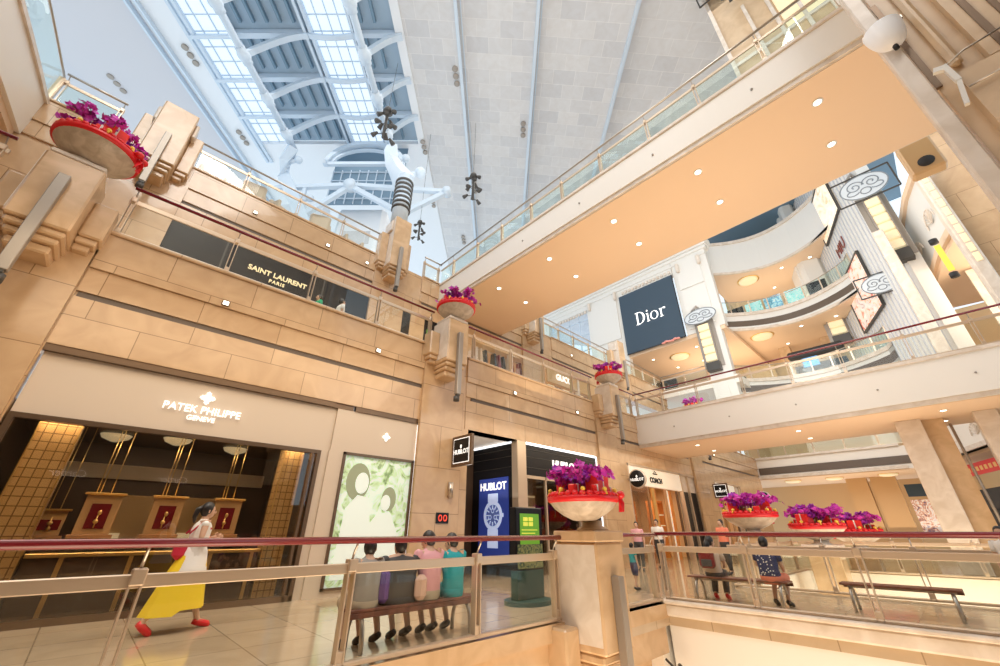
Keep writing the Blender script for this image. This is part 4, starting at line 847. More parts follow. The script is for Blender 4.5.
for x0, x1, z0, z1, m_, lab in ((30.2, 34.3, 20.7, 24.1, 'fashion2', 'tall lit beauty poster, upper one on the ribbed right wall'), (30.8, 34.8, 13.5, 17.4, 'fashion', 'tall red and pink fashion poster, lower one on the ribbed right wall')):
    t = thing('wall_poster', lab, 'poster', (*fpt(x0), z0)); b = FB(); b.box(L(x0), L(x1), .05, .15, z0, z1); b.obj('picture', m_, t); b = FB(); b.box(L(x0)-.08, L(x0), .05, .2, z0-.1, z1+.1); b.box(L(x1), L(x1)+.08, .05, .2, z0-.1, z1+.1); b.box(L(x0), L(x1), .05, .2, z0-.1, z0); b.box(L(x0), L(x1), .05, .2, z1, z1+.1); b.obj('frame', 'darkgrey', t)
t = thing('wall_letters', 'red upright lettering between the two posters of the ribbed wall', 'sign', (*fpt(33), 19))
X = FM @ Matrix.Translation((L(32.6), .1, 19.1)) @ Matrix.Rotation(math.pi, 4, 'Z') @ Matrix.Rotation(math.pi/2, 4, 'X') 
text_mesh('MIU', 1.1, .05, X).obj('letters', 'rail', t)
# emblem lamps: cloud emblem plate over a lit louvred column
M['plate'] = mat('emblem_plate', (.62, .66, .70), .4); M['plateline'] = mat('emblem_line', (.22, .25, .28), .5)
def emblem(b1, b2, x, y, z, ry, rz):
    n = 36; b1.add([(x, y+ry*math.cos(2*math.pi*k/n), z+rz*math.sin(2*math.pi*k/n)) for k in range(n)]+[(x+.1, y+ry*math.cos(2*math.pi*k/n), z+rz*math.sin(2*math.pi*k/n)) for k in range(n)], [tuple(range(n)), tuple(range(n, 2*n))[::-1]]+[(k, (k+1) % n, n+(k+1) % n, n+k) for k in range(n)])
    w_ = .028*ry
    b2.tube([(x, y+ry*math.cos(2*math.pi*k/n), z+rz*math.sin(2*math.pi*k/n)) for k in range(n)], w_*1.1, 6, closed=True)
    for s in (-1, 1):                                  # two scrolls curling inwards, lobes below
        pts = []
        for k in range(34): u = k/33; a = u*3.3*math.pi; r = .34*(1-u)+.04; pts.append((x-.01, y+s*(.36*ry-ry*r*math.cos(a)*1.05), z+.14*rz+rz*r*1.35*math.sin(a)))
        b2.tube(pts, w_, 6)
        b2.tube([(x-.01, y+s*ry*(.50+.26*math.cos(u)), z-rz*(.30-.22*math.sin(u))) for u in [-.3+j*.4 for j in range(-6, 5)]], w_, 6)
    b2.tube([(x-.01, y+.22*ry*math.cos(u), z-.45*rz+.26*rz*math.sin(u)) for u in [2*math.pi*j/14 for j in range(14)]], w_, 6, closed=True)
def emblem_lamp(lab, x, y, z, ry, rz, h, w_=.5, frame=True):
    t = thing('emblem_lamp', lab, 'lamp', (x, y, z))
    b1, b2 = MB(), MB(); emblem(b1, b2, x-.6, y, z, ry, rz); p = b1.obj('emblem_plate', 'plate', t); b2.obj('cloud_lines', 'plateline', p)
    if frame:
        b = MB(); q = ry*1.25; b.beam((x-.55, y-q, z+rz*1.1), (x-.55, y+q, z+rz*1.1), .07, .07); b.beam((x-.55, y-q, z-rz*1.1), (x-.55, y+q, z-rz*1.1), .07, .07); b.beam((x-.55, y+q, z-rz*1.1), (x-.55, y+q, z+rz*1.1), .07, .07); b.beam((x-.55, y-q, z-rz*1.1), (x-.55, y-q, z+rz*1.1), .07, .07); b.obj('frame', 'darkgrey', t)
    if h:
        z1 = z-rz*1.15; n = max(3, int(h/.55))
        b = MB(); b.box(x-.5, x-.1, y-w_/2-.06, y-w_/2, z1-h, z1); b.box(x-.5, x-.1, y+w_/2, y+w_/2+.06, z1-h, z1); b.box(x-.1, x, y-w_/2-.3, y+w_/2+.3, z1-h-.3, z1+.5); b.obj('backing', 'grey_metal', t)
        for k in range(n): MB().box(x-.5, x-.1, y-w_/2, y+w_/2, z1-h*(k+1)/n+.10, z1-h*k/n, .04).obj('lit_slat', 'lampsoft', t)
        MB().box(x-.55, x-.05, y-w_/2-.08, y+w_/2+.08, z1-h-.7, z1-h, .03).obj('base_cap', 'darkgrey', t)
        b = MB(); b.tube([(x-.3, y+ry*.5, z+rz*1.2), (x-.1, y+ry*.2, z+rz*1.9), (x, y, z+rz*1.2)], .1, 8); b.obj('scroll_bracket', 'grey_metal', t)
emblem_lamp('cloud emblem plate over a lit column on the pier right of the navy banner', XD-.15, 8.75, 16.55, 1.2, .62, 3.2, .8, False)
emblem_lamp('large framed cloud emblem plate over a lit column high on the ribbed right wall', 27.0, -2.62, 19.0, 1.05, .78, 3.6, .6)
emblem_lamp('smaller framed cloud emblem plate low on the ribbed right wall', 30.0, -1.5, 14.25, .85, .6, 0)
x, y = fpt(37.4); emblem_lamp('lit column lamp with dark backing at the far end of the ribbed wall', x-.2, y+.6, 20.2, .6, .45, 5.2, .9, False)
# second storey of the right side: cream parapet with shell reliefs, continuing the ribbed wall's line
b = FB(); b.box(L(22.5), L(34.4), -.6, 0, 4.75, 6.3); struct('wall_right_lower', b, 'fascia')
b = FB(); b.box(L(22.5), L(34.4), -.6, .12, 6.22, 6.4); b.box(L(22.5), L(34.4), -.6, .1, 4.75, 4.95); struct('trim_right_lower', b, 'palestone')
def shell(b, M_, x, z, r):
    c = MB(); 
    for k in range(7): a = math.pi*(.12+.76*k/6); c.beam((x, .02, z), (x+r*math.cos(a), .05, z+r*math.sin(a)), .05, .03)
    c.tube([(x+r*1.0*math.cos(math.pi*u), .03, z+r*1.0*math.sin(math.pi*u)) for u in [j/10 for j in range(11)]], .03, 5)
    b.add([tuple(M_ @ Vector(v)) for v in c.v], c.f)
for x in (26.2, 28.8, 31.4): b = MB(); shell(b, FM, L(x), 5.3, .5); tag(b.obj('shell_relief', 'palestone'), 'pale shell relief on the cream parapet above the black shop', 'relief', 'shell reliefs on the lower right parapet')
b = FB(); b.box(L(22), L(36), -7, -.3, 4.6, 4.8); struct('ceiling.013', b, 'soffit')
b = FB(); b.box(L(21), L(36), -7, -.6, 6.0, 6.3); struct('floor.008', b, 'stone2')
b = FB(); b.box(L(22), L(40), -5.5, -5.2, 0, 4.7); struct('wall_right_ground', b, 'warmwall')
t = thing('shopfront', 'black shopfront with white capitals at the right edge', 'shop', (*fpt(31), 0)); b = FB(); b.box(L(26), L(33.6), -.9, -.6, 2.25, 3.15); b.box(L(26), L(33.6), -.95, -.75, 0, 2.25); b.obj('black_panel', 'blackm', t)
X = FM @ Matrix.Translation((L(29.3), -.57, 2.72)) @ Matrix.Rotation(math.pi, 4, 'Z') @ Matrix.Rotation(math.pi/2, 4, 'X')
text_mesh('SHIATZY CHEN', .42, .03, X, bold=.008).obj('sign_letters', 'letter', t)
t = thing('hanging_banner', 'red banner hanging under the ceiling near the right edge', 'banner', (*fpt(31, .4), 3.9)); b = FB(); b.box(L(29), L(33.3), -.36, -.32, 3.75, 4.3); b.obj('cloth', 'red', t); b = FB(); [b.box(L(29.4)+.42*k, L(29.4)+.25+.42*k, -.32, -.31, 3.92, 4.12) for k in range(9)]; b.obj('letters', 'gold', t); b = FB(); [b.tube([(L(x), -.34, 4.3), (L(x), -.34, 4.62)], .01, 4) for x in (29.3, 33)]; b.obj('cord', 'grey_metal', t)
for x, y in ((26, -3.6), (28.5, -2.9)): ring_lamp(x, y, 4.6, 'glowing ceiling lamp above the red banner' if x < 27 else 'glowing ceiling lamp behind the square pale column', .4)
# upper storeys right of the ribbed wall: curved white parapet with shells, warm rooms behind
CP = [(22.5, -4.9), (24, -4.2), (26, -3.75), (28, -3.5), (30, -3.35), (33, -3.2)]
CP2 = [(p[0]+.2, p[1]-.5) for p in CP]
b = MB(); b.prism(CP+CP2[::-1], 13.4, 17.0); struct('wall_right_upper', b, 'white')
b = MB()
for z in (13.4, 16.9): b.prism([(p[0]-.1, p[1]+.15) for p in CP]+CP2[::-1], z-.2, z+.12)
struct('trim_right_upper', b, 'soffit')
b = MB(); b.prism(CP+[(p[0]+1, p[1]-9) for p in CP[::-1]], 13.0, 13.2); struct('ceiling.014', b, 'soffit')
for i, (x, y, z) in enumerate(((25.0, -3.9, 14.5), (28.0, -3.42, 14.5))):
    b = MB(); shell(b, Matrix.Translation((x, y, 0)) @ Matrix.Rotation(.16, 4, 'Z'), 0, z, .7); tag(b.obj('shell_relief', 'palestone'), 'pale shell relief on the upper curved white parapet', 'relief', 'shell reliefs on the upper right parapet')
b = MB(); b.box(34, 34.3, -14, -3.0, 6.3, 13.2); b.box(30, 34, -10, -9.7, 6.3, 13.2); struct('wall_right_inner', b, 'warmwall')
b = MB(); b.box(28, 28.2, -7.0, -4.4, 6.3, 12.9); struct('wall_right_block', b, 'palestone')
t = thing('yellow_banner', 'narrow bright yellow banner hanging between two small black lamps', 'banner', (24.5, -3.3, 10)); b = MB(); b.box(24.4, 24.44, -3.62, -3.42, 11.6, 13.0); b.obj('cloth', mat('yellow_lit', (.9, .7, .1), .5, emit=(.9, .65, .05), es=.4), t)
b = MB()
for z in (11.35, 13.2): b = MB(); b.tube([(24.4, -3.5, z-.1), (24.4, -3.5, z+.12)], .15, 12); b.obj('lamp', 'blackm', t)
area('right_rooms', (26, -7, 11.5), (28, -4.5, 12), 4, 3, 500, WARM)
# tall marble pier with panel joints and a lit edge, behind the bridges on the right
b = MB(); b.box(20, 21, -4.75, -3.65, 6.3, 26); struct('wall_pier', b, 'stone')
t = thing('marble_pier', 'tall pale marble pier edge with a lit white strip at the right', 'pier', (19.9, -3.5, 6.3))
b = MB(); b.box(19.6, 20.2, -3.68, -3.35, 6.3, 20, .03); b.obj('pale_edge', 'palestone', t)
b = MB(); [b.box(19.58, 19.62, -3.6, -3.45, 9.6+.42*k, 9.95+.42*k) for k in range(16)]; b.obj('lit_slats', 'lampsoft', t)
t = thing('square_column', 'pale square stone column from the floor, left of the black shop', 'column', (20.6, 0, 0)); b = MB(); b.box(20.5, 20.9, -.28, .42, 0, 4.85, .02); b.obj('pale_face', 'palestone', t); b = MB(); b.box(20.9, 21.6, -.85, .1, 0, 4.85); b.obj('shaft', 'stone2', t); b = MB(); b.tube([(20.8, -.95, 0), (20.8, -.95, 4.6)], .04, 6); b.obj('pole', 'grey_metal', t)
t = thing('square_column', 'pale square stone column cut by the right picture edge', 'column', (20.6, -1.9, 0)); b = MB(); b.box(20.5, 21.2, -2.1, -1.55, 0, 4.85, .02); b.obj('shaft', 'palestone', t)
t = thing('square_column', 'tall thin pale column standing before the ribbed right wall', 'column', (27, -2.1, 6.3)); b = MB(); b.box(25.6, 26.1, -2.35, -1.9, 6.3, 15.5, .03); b.obj('shaft', 'palestone', t)
# near pier at the top right corner
NX = 6.2
M['nearwall'] = mat('near_beige_wall', (.62, .44, .28), .35); noise_col(M['nearwall'], (.58, .41, .25), (.68, .50, .32), 1.2, 5, 1)
b = MB(); b.box(NX, NX+.4, -7, -1.66, 3.5, 22); b.box(NX-.1, NX, -1.95, -1.84, 6.45, 22, .04); b.box(NX-.12, NX, -7, -2.1, 6.3, 22); b.box(NX-.16, NX, -7, -1.8, 5.2, 6.25); struct('wall_right_near', b, 'nearwall')
b = MB(); b.box(NX-.1, NX+.05, -1.62, -1.44, 3.5, 22, .02); struct('trim_right_near', b, 'palestone')
b = MB(); b.box(NX-.03, NX+.02, -1.70, -1.64, 6.3, 8.3); b.box(NX-.14, NX-.1, -2.26, -2.20, 6.3, 22); b.box(NX-.14, NX-.1, -2.42, -2.37, 6.3, 22); struct('trim_grooves', b, 'bronze')
t = thing('wall_sconce', 'white half bowl wall sconce on the near pier at the top right', 'lamp', (NX-.2, -1.55, 8))
b = MB(); n = 18; vs = []; fs = []
for i in range(9):
    a = i/8*math.pi/2; r = .21*math.cos(a*.98)**.8; z = 7.62-.44*math.sin(a)
    for k in range(n+1): th = math.pi*k/n; vs.append((NX-.14-r*math.sin(th), -1.56+r*math.cos(th), z))
for i in range(8):
    for k in range(n): a = i*(n+1)+k; fs.append((a, a+1, a+n+2, a+n+1))
b.add(vs, fs, True); b.obj('bowl', mat('frosted_white', (.85, .86, .88), .3, emit=(1, .95, .9), es=.15), t)
b = MB(); b.tube([(NX-.18, -1.56, 7.12), (NX-.18, -1.56, 7.20)], .03, 8); b.obj('finial', 'blackm', t)
b = MB(); b.box(NX-.18, NX-.1, -1.78, -1.36, 7.60, 7.66); b.obj('wall_mount', 'steel', t)
t = thing('pipe_bracket', 'white angled bracket and thin pipes on the near right wall', 'bracket', (NX-.2, -1.7, 5.7)); b = MB(); b.beam((NX-.2, -1.66, 6.42), (NX-.2, -1.76, 6.38), .05, .07); b.beam((NX-.2, -1.75, 6.42), (NX-.2, -1.77, 6.1), .05, .06); b.beam((NX-.2, -1.77, 6.1), (NX-.2, -1.70, 5.72), .04, .05); b.obj('bracket', 'white', t)
b = MB(); b.tube([(NX-.2, -1.75, 6.4), (NX-.2, -1.95, 6.5), (NX-.2, -2.4, 6.55)], .012, 6); b.tube([(NX-.2, -1.8, 5.95), (NX-.2, -2.4, 6.0)], .012, 6); b.obj('pipe', 'steel', t)
t = thing('wall_fixture', 'gold rimmed box fixture with a round speaker beneath the upper bridge end', 'speaker', (14.2, -3, 10.6)); b = MB(); b.box(13.9, 14.3, -3.05, -2.35, 10.2, 11.4, .05); b.obj('box', 'display', t); b = MB(); b.tube([(13.88, -2.72, 10.5), (13.93, -2.72, 10.5)], .17, 16); b.obj('round_grille', 'blackm', t); b = MB(); b.tube([(14.1, -2.7, 11.4), (14.1, -2.7, 14)], .03, 6); b.obj('hanger', 'grey_metal', t)
# tall facade part with an emblem seen above the upper bridge
b = MB(); b.box(17, 17.4, -9, .2, 21, 29.5); struct('wall_right_top', b, 'nearwall')
b = MB(); b.box(16.9, 17.0, -9, .25, 22.5, 22.7); b.box(16.85, 17, .12, .3, 21, 29.5); [b.box(16.88, 17, -1.2-.9*k, -1.05-.9*k, 21, 26.5) for k in range(8)]; struct('trim_right_top', b, 'palestone')
b = MB(); b.box(16.95, 17.0, -4.2, -2.2, 22.6, 26); struct('window_3', b, 'lampsoft')
emblem_lamp('large cloud emblem plate above the upper bridge at the top edge', 16.9, -1.0, 29.2, 1.2, 1.0, 0, frame=True)

# ================================================================== FLOWER BOWLS
def flower(b, c, r, rr):
    n = Vector((rr.uniform(-1, 1), rr.uniform(-1, 1), rr.uniform(-.2, 1))).normalized(); u = n.orthogonal().normalized(); v = n.cross(u); c = Vector(c)
    for k in range(5):
        a = 2*math.pi*k/5+rr.uniform(-.2, .2); d = u*math.cos(a)+v*math.sin(a); e = n.cross(d)
        b.add([c, c+d*r*.55+e*r*.42+n*r*.12, c+d*r*1.05+n*r*.25, c+d*r*.55-e*r*.42+n*r*.12], [(0, 1, 2, 3)])
def flower_bowl(label, loc):
    rr = random.Random(11)
    t = thing('flower_bowl', label, 'flowers', loc)
    b = MB(); b.lathe([(.16, .0), (.24, .015), (.42, .10), (.58, .21), (.67, .32), (.69, .36), (.58, .30)], (0, 0), 36); b.obj('bowl', 'bowlstone', t, True)
    b = MB(); b.lathe([(.67, .32), (.72, .35), (.73, .41), (.70, .44), (.60, .36)], (0, 0), 40)
    for k in range(30):
        a = 2*math.pi*k/30; b.ball((.66*math.cos(a), .66*math.sin(a), .46), .075, .075, .04+.03*rr.random(), 7, 5)
    b.obj('red_fabric', 'red', t, True)
    for (x, y, z, w_, h) in ((-.02, -.40, .40, .42, .42), (.0, .40, .40, .38, .38), (-.45, -.15, .38, .24, .26), (.46, .1, .38, .24, .26), (-.25, -.5, .38, .16, .24), (.28, -.46, .38, .16, .22)):
        b = MB(); b.box(x-w_/2, x+w_/2, y-w_*.35, y+w_*.35, z, z+h, .02); p = b.obj('gift_box', 'redbox', t, True)
        b = MB(); b.box(x-.018, x+.018, y-w_*.35-.006, y+w_*.35+.006, z, z+h+.006); b.obj('white_ribbon', 'white', p, True)
    for i in range(30):                                # orchid sprays arching outwards
        a = i*2.399+.3; r0 = .08+.40*rr.random(); r1 = r0+.26+.18*rr.random(); h = .40+.26*rr.random(); pts = []
        for j in range(7): u = j/6; r = r0+(r1-r0)*u*u; pts.append(Vector((r*math.cos(a), r*math.sin(a), .38+h*math.sin(u*2.1))))
        b = MB()
        for j in range(15):
            q = rr.uniform(.3, 1); k = min(5, int(q*6)); p = pts[k].lerp(pts[k+1], q*6-k); flower(b, p+Vector((rr.uniform(-.07, .07), rr.uniform(-.07, .07), rr.uniform(-.04, .07))), rr.uniform(.06, .09), rr)
        o = b.obj('orchid_spray', 'petal' if i % 3 else 'petal2', t, True)
        b = MB(); b.tube(pts, .007, 4); b.obj('stem', 'leafc', o, True)
    b = MB()
    for i in range(16):
        a = i*.8; d = Vector((math.cos(a), math.sin(a), .25)); e = Vector((-math.sin(a), math.cos(a), 0)); p = Vector((.25*math.cos(a), .25*math.sin(a), .42)); b.add([p, p+d*.2+e*.04, p+d*.38+Vector((0, 0, .02)), p+d*.2-e*.04], [(0, 1, 2, 3)])
    b.obj('leaves', 'leafc', t, True)
    b = MB()
    for i in range(9):
        a = 2*math.pi*i/9+.3; p = (.66*math.cos(a), .66*math.sin(a), .54); b.ball(p, .05, .05, .045, 7, 5); b.tube([p, (p[0]*1.08, p[1]*1.08, .45)], .02, 5)
    b.obj('gold_ornaments', 'yellow', t, True)
    # bow with tails on the rim
    b = MB(); a = -.80; c = Vector((.76*math.cos(a), .76*math.sin(a), .44)); e = Vector((-math.sin(a), math.cos(a), 0)); o = Vector((math.cos(a), math.sin(a), 0))
    for s in (-1, 1): b.ball(c+e*.11*s+Vector((0, 0, .03)), .09, .09, .075, 8, 6); b.strip([c, c+e*.05*s-Vector((0, 0, .12))+o*.03, c+e*.08*s-Vector((0, 0, .28))], .09, .015)
    b.ball(c+o*.03, .045, .045, .05, 8, 6); b.obj('bow', 'red', t, True)
    return t
fb = flower_bowl('big bowl of purple orchids with red gift box on the foreground pier', (FGX-.30, FGY-.62, 1.38))
BOWLS = [((-2.02, YL-.62, PZ+1.0), .4, 'bowl of purple orchids and red ribbon high at the left, seen from below', 1.0),
 ((6.5, YL-.62, PZ+1.0), 1.3, 'bowl of red and purple flowers on the pier left of the upper bridge', 1.0),
 ((15.35, YL-.62, PZ+1.0), 2.2, 'bowl of red and purple flowers on the pier by the start of the lower bridge', 1.0),
 ((24.9, YL-.62, PZ+1.4), .0, 'small bowl of magenta flowers seen through the railing of the lower bridge', 1.0)]
for loc, rz, lab, sc_ in BOWLS: dup(fb, loc, rz, lab, None, (.86, .86, .92))
fb.scale = (.80, .80, .82)
# piers and bowls around the second well
for i, (x, y, zt, lab, l2) in enumerate(((17.0, 5.0, 1.32, 'orchid bowl on a pale pedestal, nearest of the three behind the right railing', 'pale pedestal under the nearest of the three orchid bowls behind the right railing'),
        (17.8, 3.3, .99, 'orchid bowl on a pale pedestal, middle of the three behind the right railing', 'pale pedestal under the middle one of the three orchid bowls'),
        (20.6, 2.7, .83, 'orchid bowl on a pale pedestal, rightmost of the three behind the right railing', 'pale pedestal under the rightmost of the three orchid bowls'))):
    z0 = -5.5 if i == 1 else 0
    t = thing('pedestal', l2, 'pedestal', (x, y, z0)); b = MB(); b.box(x-.42, x+.42, y-.42, y+.42, z0, zt-.25, .02); b.obj('shaft', 'stone2', t); b = MB(); b.box(x-.5, x+.5, y-.5, y+.5, zt-.25, zt-.13, .02); b.lathe([(.3, zt-.13), (.22, zt-.08), (.2, zt)], (x, y), 20); b.obj('cap', 'palestone', t)
    dup(fb, (x, y, zt-.01), .7*i+.4, lab, None, (1.2, 1.2, 1.1) if i < 1 else (1.1, 1.1, 1))

# ================================================================== PEOPLE
def skin(verts, edges, radii, root=0, sub=1):
    me = bpy.data.meshes.new('sk'); me.from_pydata(verts, edges, []); o = bpy.data.objects.new('sk', me); COL.objects.link(o)
    m = o.modifiers.new('s', 'SKIN'); m.use_smooth_shade = True
    for i, r in enumerate(radii):
        v = me.skin_vertices[0].data[i]; v.radius = r if isinstance(r, tuple) else (r, r); v.use_root = (i == root)
    s = o.modifiers.new('b', 'SUBSURF'); s.levels = sub; s.render_levels = sub
    dg = bpy.context.evaluated_depsgraph_get(); ev = bpy.data.meshes.new_from_object(o.evaluated_get(dg))
    r = ([v.co[:] for v in ev.vertices], [tuple(p.vertices) for p in ev.polygons])
    bpy.data.objects.remove(o); bpy.data.meshes.remove(me); bpy.data.meshes.remove(ev)
    return r
def J(pose):
    """joints for a 1.65 m figure facing +X, y to its left; pose overrides"""
    j = dict(pel=(0, 0, .93), wai=(0, 0, 1.06), che=(0, 0, 1.27), nek=(0, 0, 1.42), hed=(.015, 0, 1.535))
    for s, k in ((1, 'l'), (-1, 'r')):
        j.update({k+'sh': (0, s*.165, 1.36), k+'el': (-.02, s*.22, 1.09), k+'wr': (.03, s*.22, .86), k+'ha': (.05, s*.215, .79), k+'hi': (0, s*.09, .89), k+'kn': (.01, s*.10, .49), k+'an': (-.01, s*.10, .09), k+'to': (.13, s*.11, .03)})
    j.update(pose); return {k: Vector(v) for k, v in j.items() if k[0] != '_'}
def person(label, loc, rz, pose, top, bottom, hair='short', h=1.65, sleeves=.5, skirt=None, shorts=False, shoe='blackm', extra=None, group=None, wide=1.0):
    j = J(pose); t = thing('person', label, 'person', loc, rz, group); sc_ = h/1.65; t.scale = (sc_,)*3
    V = ['pel', 'wai', 'che', 'nek', 'hed']; R_ = [.10*wide, .095*wide, (.12*wide, .10), .048, .05]; E_ = [(0, 1), (1, 2), (2, 3), (3, 4)]
    for k in 'lr':
        i = len(V); V += [k+'sh', k+'el', k+'wr', k+'ha']; R_ += [.052, .038, .026, (.034, .018)]; E_ += [(2, i), (i, i+1), (i+1, i+2), (i+2, i+3)]
        i = len(V); V += [k+'hi', k+'kn', k+'an', k+'to']; R_ += [.085, .055, .038, .032]; E_ += [(0, i), (i, i+1), (i+1, i+2), (i+2, i+3)]
    vs, fs = skin([j[v] for v in V], E_, R_)
    b = MB(); b.add(vs, fs, True)
    # head with jaw, nose, ears; the face looks along the head direction
    hd = j['hed']; yaw = pose.get('_yaw', 0) if isinstance(pose, dict) else 0; tilt = pose.get('_tilt', 0)
    HM = Matrix.Translation(hd) @ Matrix.Rotation(yaw, 4, 'Z') @ Matrix.Rotation(tilt, 4, 'Y')
    hb = MB(); hb.ball((0, 0, .0), .092, .074, .115, 16, 12)
    hb.v = [((x+.012*(z < -.03), y*(1-.35*max(0, -z-.02)/.1), z)) for x, y, z in hb.v]
    hb.ball((.098, 0, -.015), .018, .012, .024, 8, 6); hb.ball((0, .076, -.005), .012, .008, .028, 8, 6); hb.ball((0, -.076, -.005), .012, .008, .028, 8, 6)
    b.add([tuple(HM @ Vector(v)) for v in hb.v], hb.f, True)
    for k, s in (('l', 1), ('r', -1)):                 # palm and five separate fingers
        w_, p = j[k+'wr'], j[k+'ha']; d = (p-w_).normalized(); side = Vector((1, 0, 0)) if abs(d.x) < .7 else Vector((0, 0, 1)); side = (side-d*side.dot(d)).normalized(); nn = d.cross(side)
        for q in range(4):
            o = p+side*(.024-.016*q); ln = (.055, .062, .058, .045)[q]; b.tube([o-d*.01, o+d*ln*.55+nn*.004*s, o+d*ln+nn*.018*s], [.0095, .0085, .007], 6)
        o = w_.lerp(p, .5)+side*.026; b.tube([o, o+side*.022+d*.02, o+side*.028+d*.048], [.011, .010, .008], 6)
    body = b.obj('body', 'skin', t, True)
    def onhead(bb, name, m):
        c = MB(); c.add([tuple(HM @ Vector(v)) for v in bb.v], bb.f, True); return c.obj(name, m, t, True)
    eb = MB(); [eb.ball((.083, s*.03, .005), .009, .012, .008, 6, 5) for s in (-1, 1)]; onhead(eb, 'eye', 'hair')
    mb_ = MB(); mb_.ball((.092, 0, -.062), .008, .022, .006, 8, 5); onhead(mb_, 'mouth', 'rail')
    hb = MB(); hb.ball((-.014, 0, .022), .098, .084, .112, 16, 12)
    hb.v = [(x if x < .045 or z > .06 else .045+(x-.045)*.25, y, max(z, -.035 if x > -.01 else -.075)) for x, y, z in hb.v]
    if hair == 'long': hb.tube([(-.05, 0, .03), (-.095, 0, -.06), (-.105, 0, -.16), (-.10, 0, -.26)], [.06, .07, .06, .03], 10)
    if hair == 'pony': hb.tube([(-.08, 0, .05), (-.14, 0, .02), (-.155, 0, -.08), (-.14, 0, -.17)], [.035, .04, .032, .012], 8)
    onhead(hb, 'hair', 'hair')
    # clothing: elliptical lofts that follow the torso, tapering sleeves and legs
    def loft(b, rings, n=18):
        vs = []; fs = []
        for c, dx, wy in rings:
            for q in range(n): a = 2*math.pi*q/n; vs.append((c[0]+dx*math.cos(a), c[1]+wy*math.sin(a), c[2]))
        for i in range(len(rings)-1):
            for q in range(n): fs.append((i*n+q, i*n+(q+1) % n, i*n+n+(q+1) % n, i*n+n+q))
        fs += [tuple(range(n))[::-1], tuple(range((len(rings)-1)*n, len(rings)*n))]; b.add(vs, fs, True)
    w2 = wide; P, W_, C_, N_ = j['pel'], j['wai'], j['che'], j['nek']; up = Vector((0, 0, 1))
    b = MB(); loft(b, [(P-up*.05, .125, .165*w2), (P, .135, .175*w2), (W_, .122, .158*w2), (W_.lerp(C_, .5), .128, .168*w2), (C_, .13, .182*w2), (C_.lerp(N_, .45), .112, .195*w2), (C_.lerp(N_, .68), .09, .165*w2), (C_.lerp(N_, .85), .062, .085), (N_, .052, .055)])
    for k in 'lr':
        S_, E2, W3 = j[k+'sh'], j[k+'el'], j[k+'wr']
        S_ = Vector((S_.x, S_.y*w2, S_.z)) if w2 > 1 else S_
        if sleeves <= 0: b.ball(S_-up*.01, .06, .05, .05, 10, 6)
        else:
            e_ = S_.lerp(E2, min(1, sleeves*1.3)); pts = [S_+(S_-E2)*.12, S_, S_.lerp(e_, .5), e_]; rr_ = [.035, .066, .060, .058]
            if sleeves > .9: pts += [E2.lerp(W3, .9)]; rr_ += [.04]
            b.tube(pts, rr_, 12)
    b.obj('shirt', top, t, True)
    if skirt:                                          # long flared skirt between waist and hem
        hem, rad, cx = skirt; b = MB(); n = 30; m_ = 7; vs = []; fs = []
        for i in range(m_):
            u = i/(m_-1); z = j['wai'].z-.03-(j['wai'].z-.03-hem)*u
            for q in range(n):
                a = 2*math.pi*q/n; r = .135+(rad-.135)*u**.8; r *= 1+.07*u*math.sin(7*a); vs.append((cx*u+r*math.cos(a), .62*r*math.sin(a)+.1*(1-u)*.6*math.sin(a), z-.05*u*(1 if math.cos(a) < 0 else -.2)))
        for i in range(m_-1):
            for q in range(n): fs.append((i*n+q, i*n+(q+1) % n, i*n+n+(q+1) % n, i*n+n+q))
        b.add(vs, fs, True); b.obj('skirt', bottom, t, True)
    else:
        b = MB(); loft(b, [(P-up*.12, .10, .13*w2), (P-up*.07, .135, .172*w2), (P, .138, .178*w2), (P+up*.06, .125, .165*w2)])
        for k in 'lr':
            h_, k_, a_ = j[k+'hi'], j[k+'kn'], j[k+'an']; h_ = Vector((h_.x, h_.y*w2, h_.z))
            pts = [h_+(h_-k_)*.05, h_.lerp(k_, .35), h_.lerp(k_, .95)]; rr_ = [.095, .096, .082]
            if not shorts: pts += [k_+(a_-k_)*.12, k_.lerp(a_, .92)]; rr_ += [.072, .058]
            b.tube(pts, rr_, 14)
        b.obj('shorts' if shorts else 'trousers', bottom, t, True)
    for k in 'lr':
        a, c = j[k+'an'], j[k+'to']; d = (c-a); b = MB(); b.tube([a-d*.35+Vector((0, 0, -.035)), a-Vector((0, 0, .02))+d*.2, c+d*.15, c+d*.4], [.035, .047, .042, .022], 8); b.obj('shoe', shoe, t, True)
    if extra: extra(t, j)
    return t
def cm(name, col, rough=.7): M[name] = mat(name, col, rough); return name
cm('c_grey', (.30, .28, .26)); cm('c_dark', (.05, .048, .05)); cm('c_pink', (.75, .38, .42)); cm('c_teal', (.01, .35, .40)); cm('c_purple', (.12, .05, .25)); cm('c_khaki', (.5, .42, .32))
cm('c_yellow', (.92, .66, .02)); cm('c_white', (.85, .83, .8)); cm('c_navy', (.03, .04, .12)); cm('c_red', (.6, .02, .06)); cm('c_floral', (.7, .45, .35)); cm('c_beige', (.6, .48, .38)); cm('c_coral', (.85, .25, .15)); cm('c_green', (.02, .45, .22))
SIT = dict(pel=(0, 0, .50), wai=(-.02, 0, .63), che=(0, 0, .85), nek=(.03, 0, .99), hed=(.06, 0, 1.075))
for s, k in ((1, 'l'), (-1, 'r')): SIT.update({k+'sh': (.01, s*.165, .94), k+'el': (.06, s*.22, .68), k+'wr': (.25, s*.16, .60), k+'ha': (.31, s*.14, .60), k+'hi': (.03, s*.09, .48), k+'kn': (.40, s*.11, .47), k+'an': (.37, s*.11, .09), k+'to': (.50, s*.12, .03)})
SITB = dict(SIT); SITB.update(_tilt=.25, _yaw=.5)
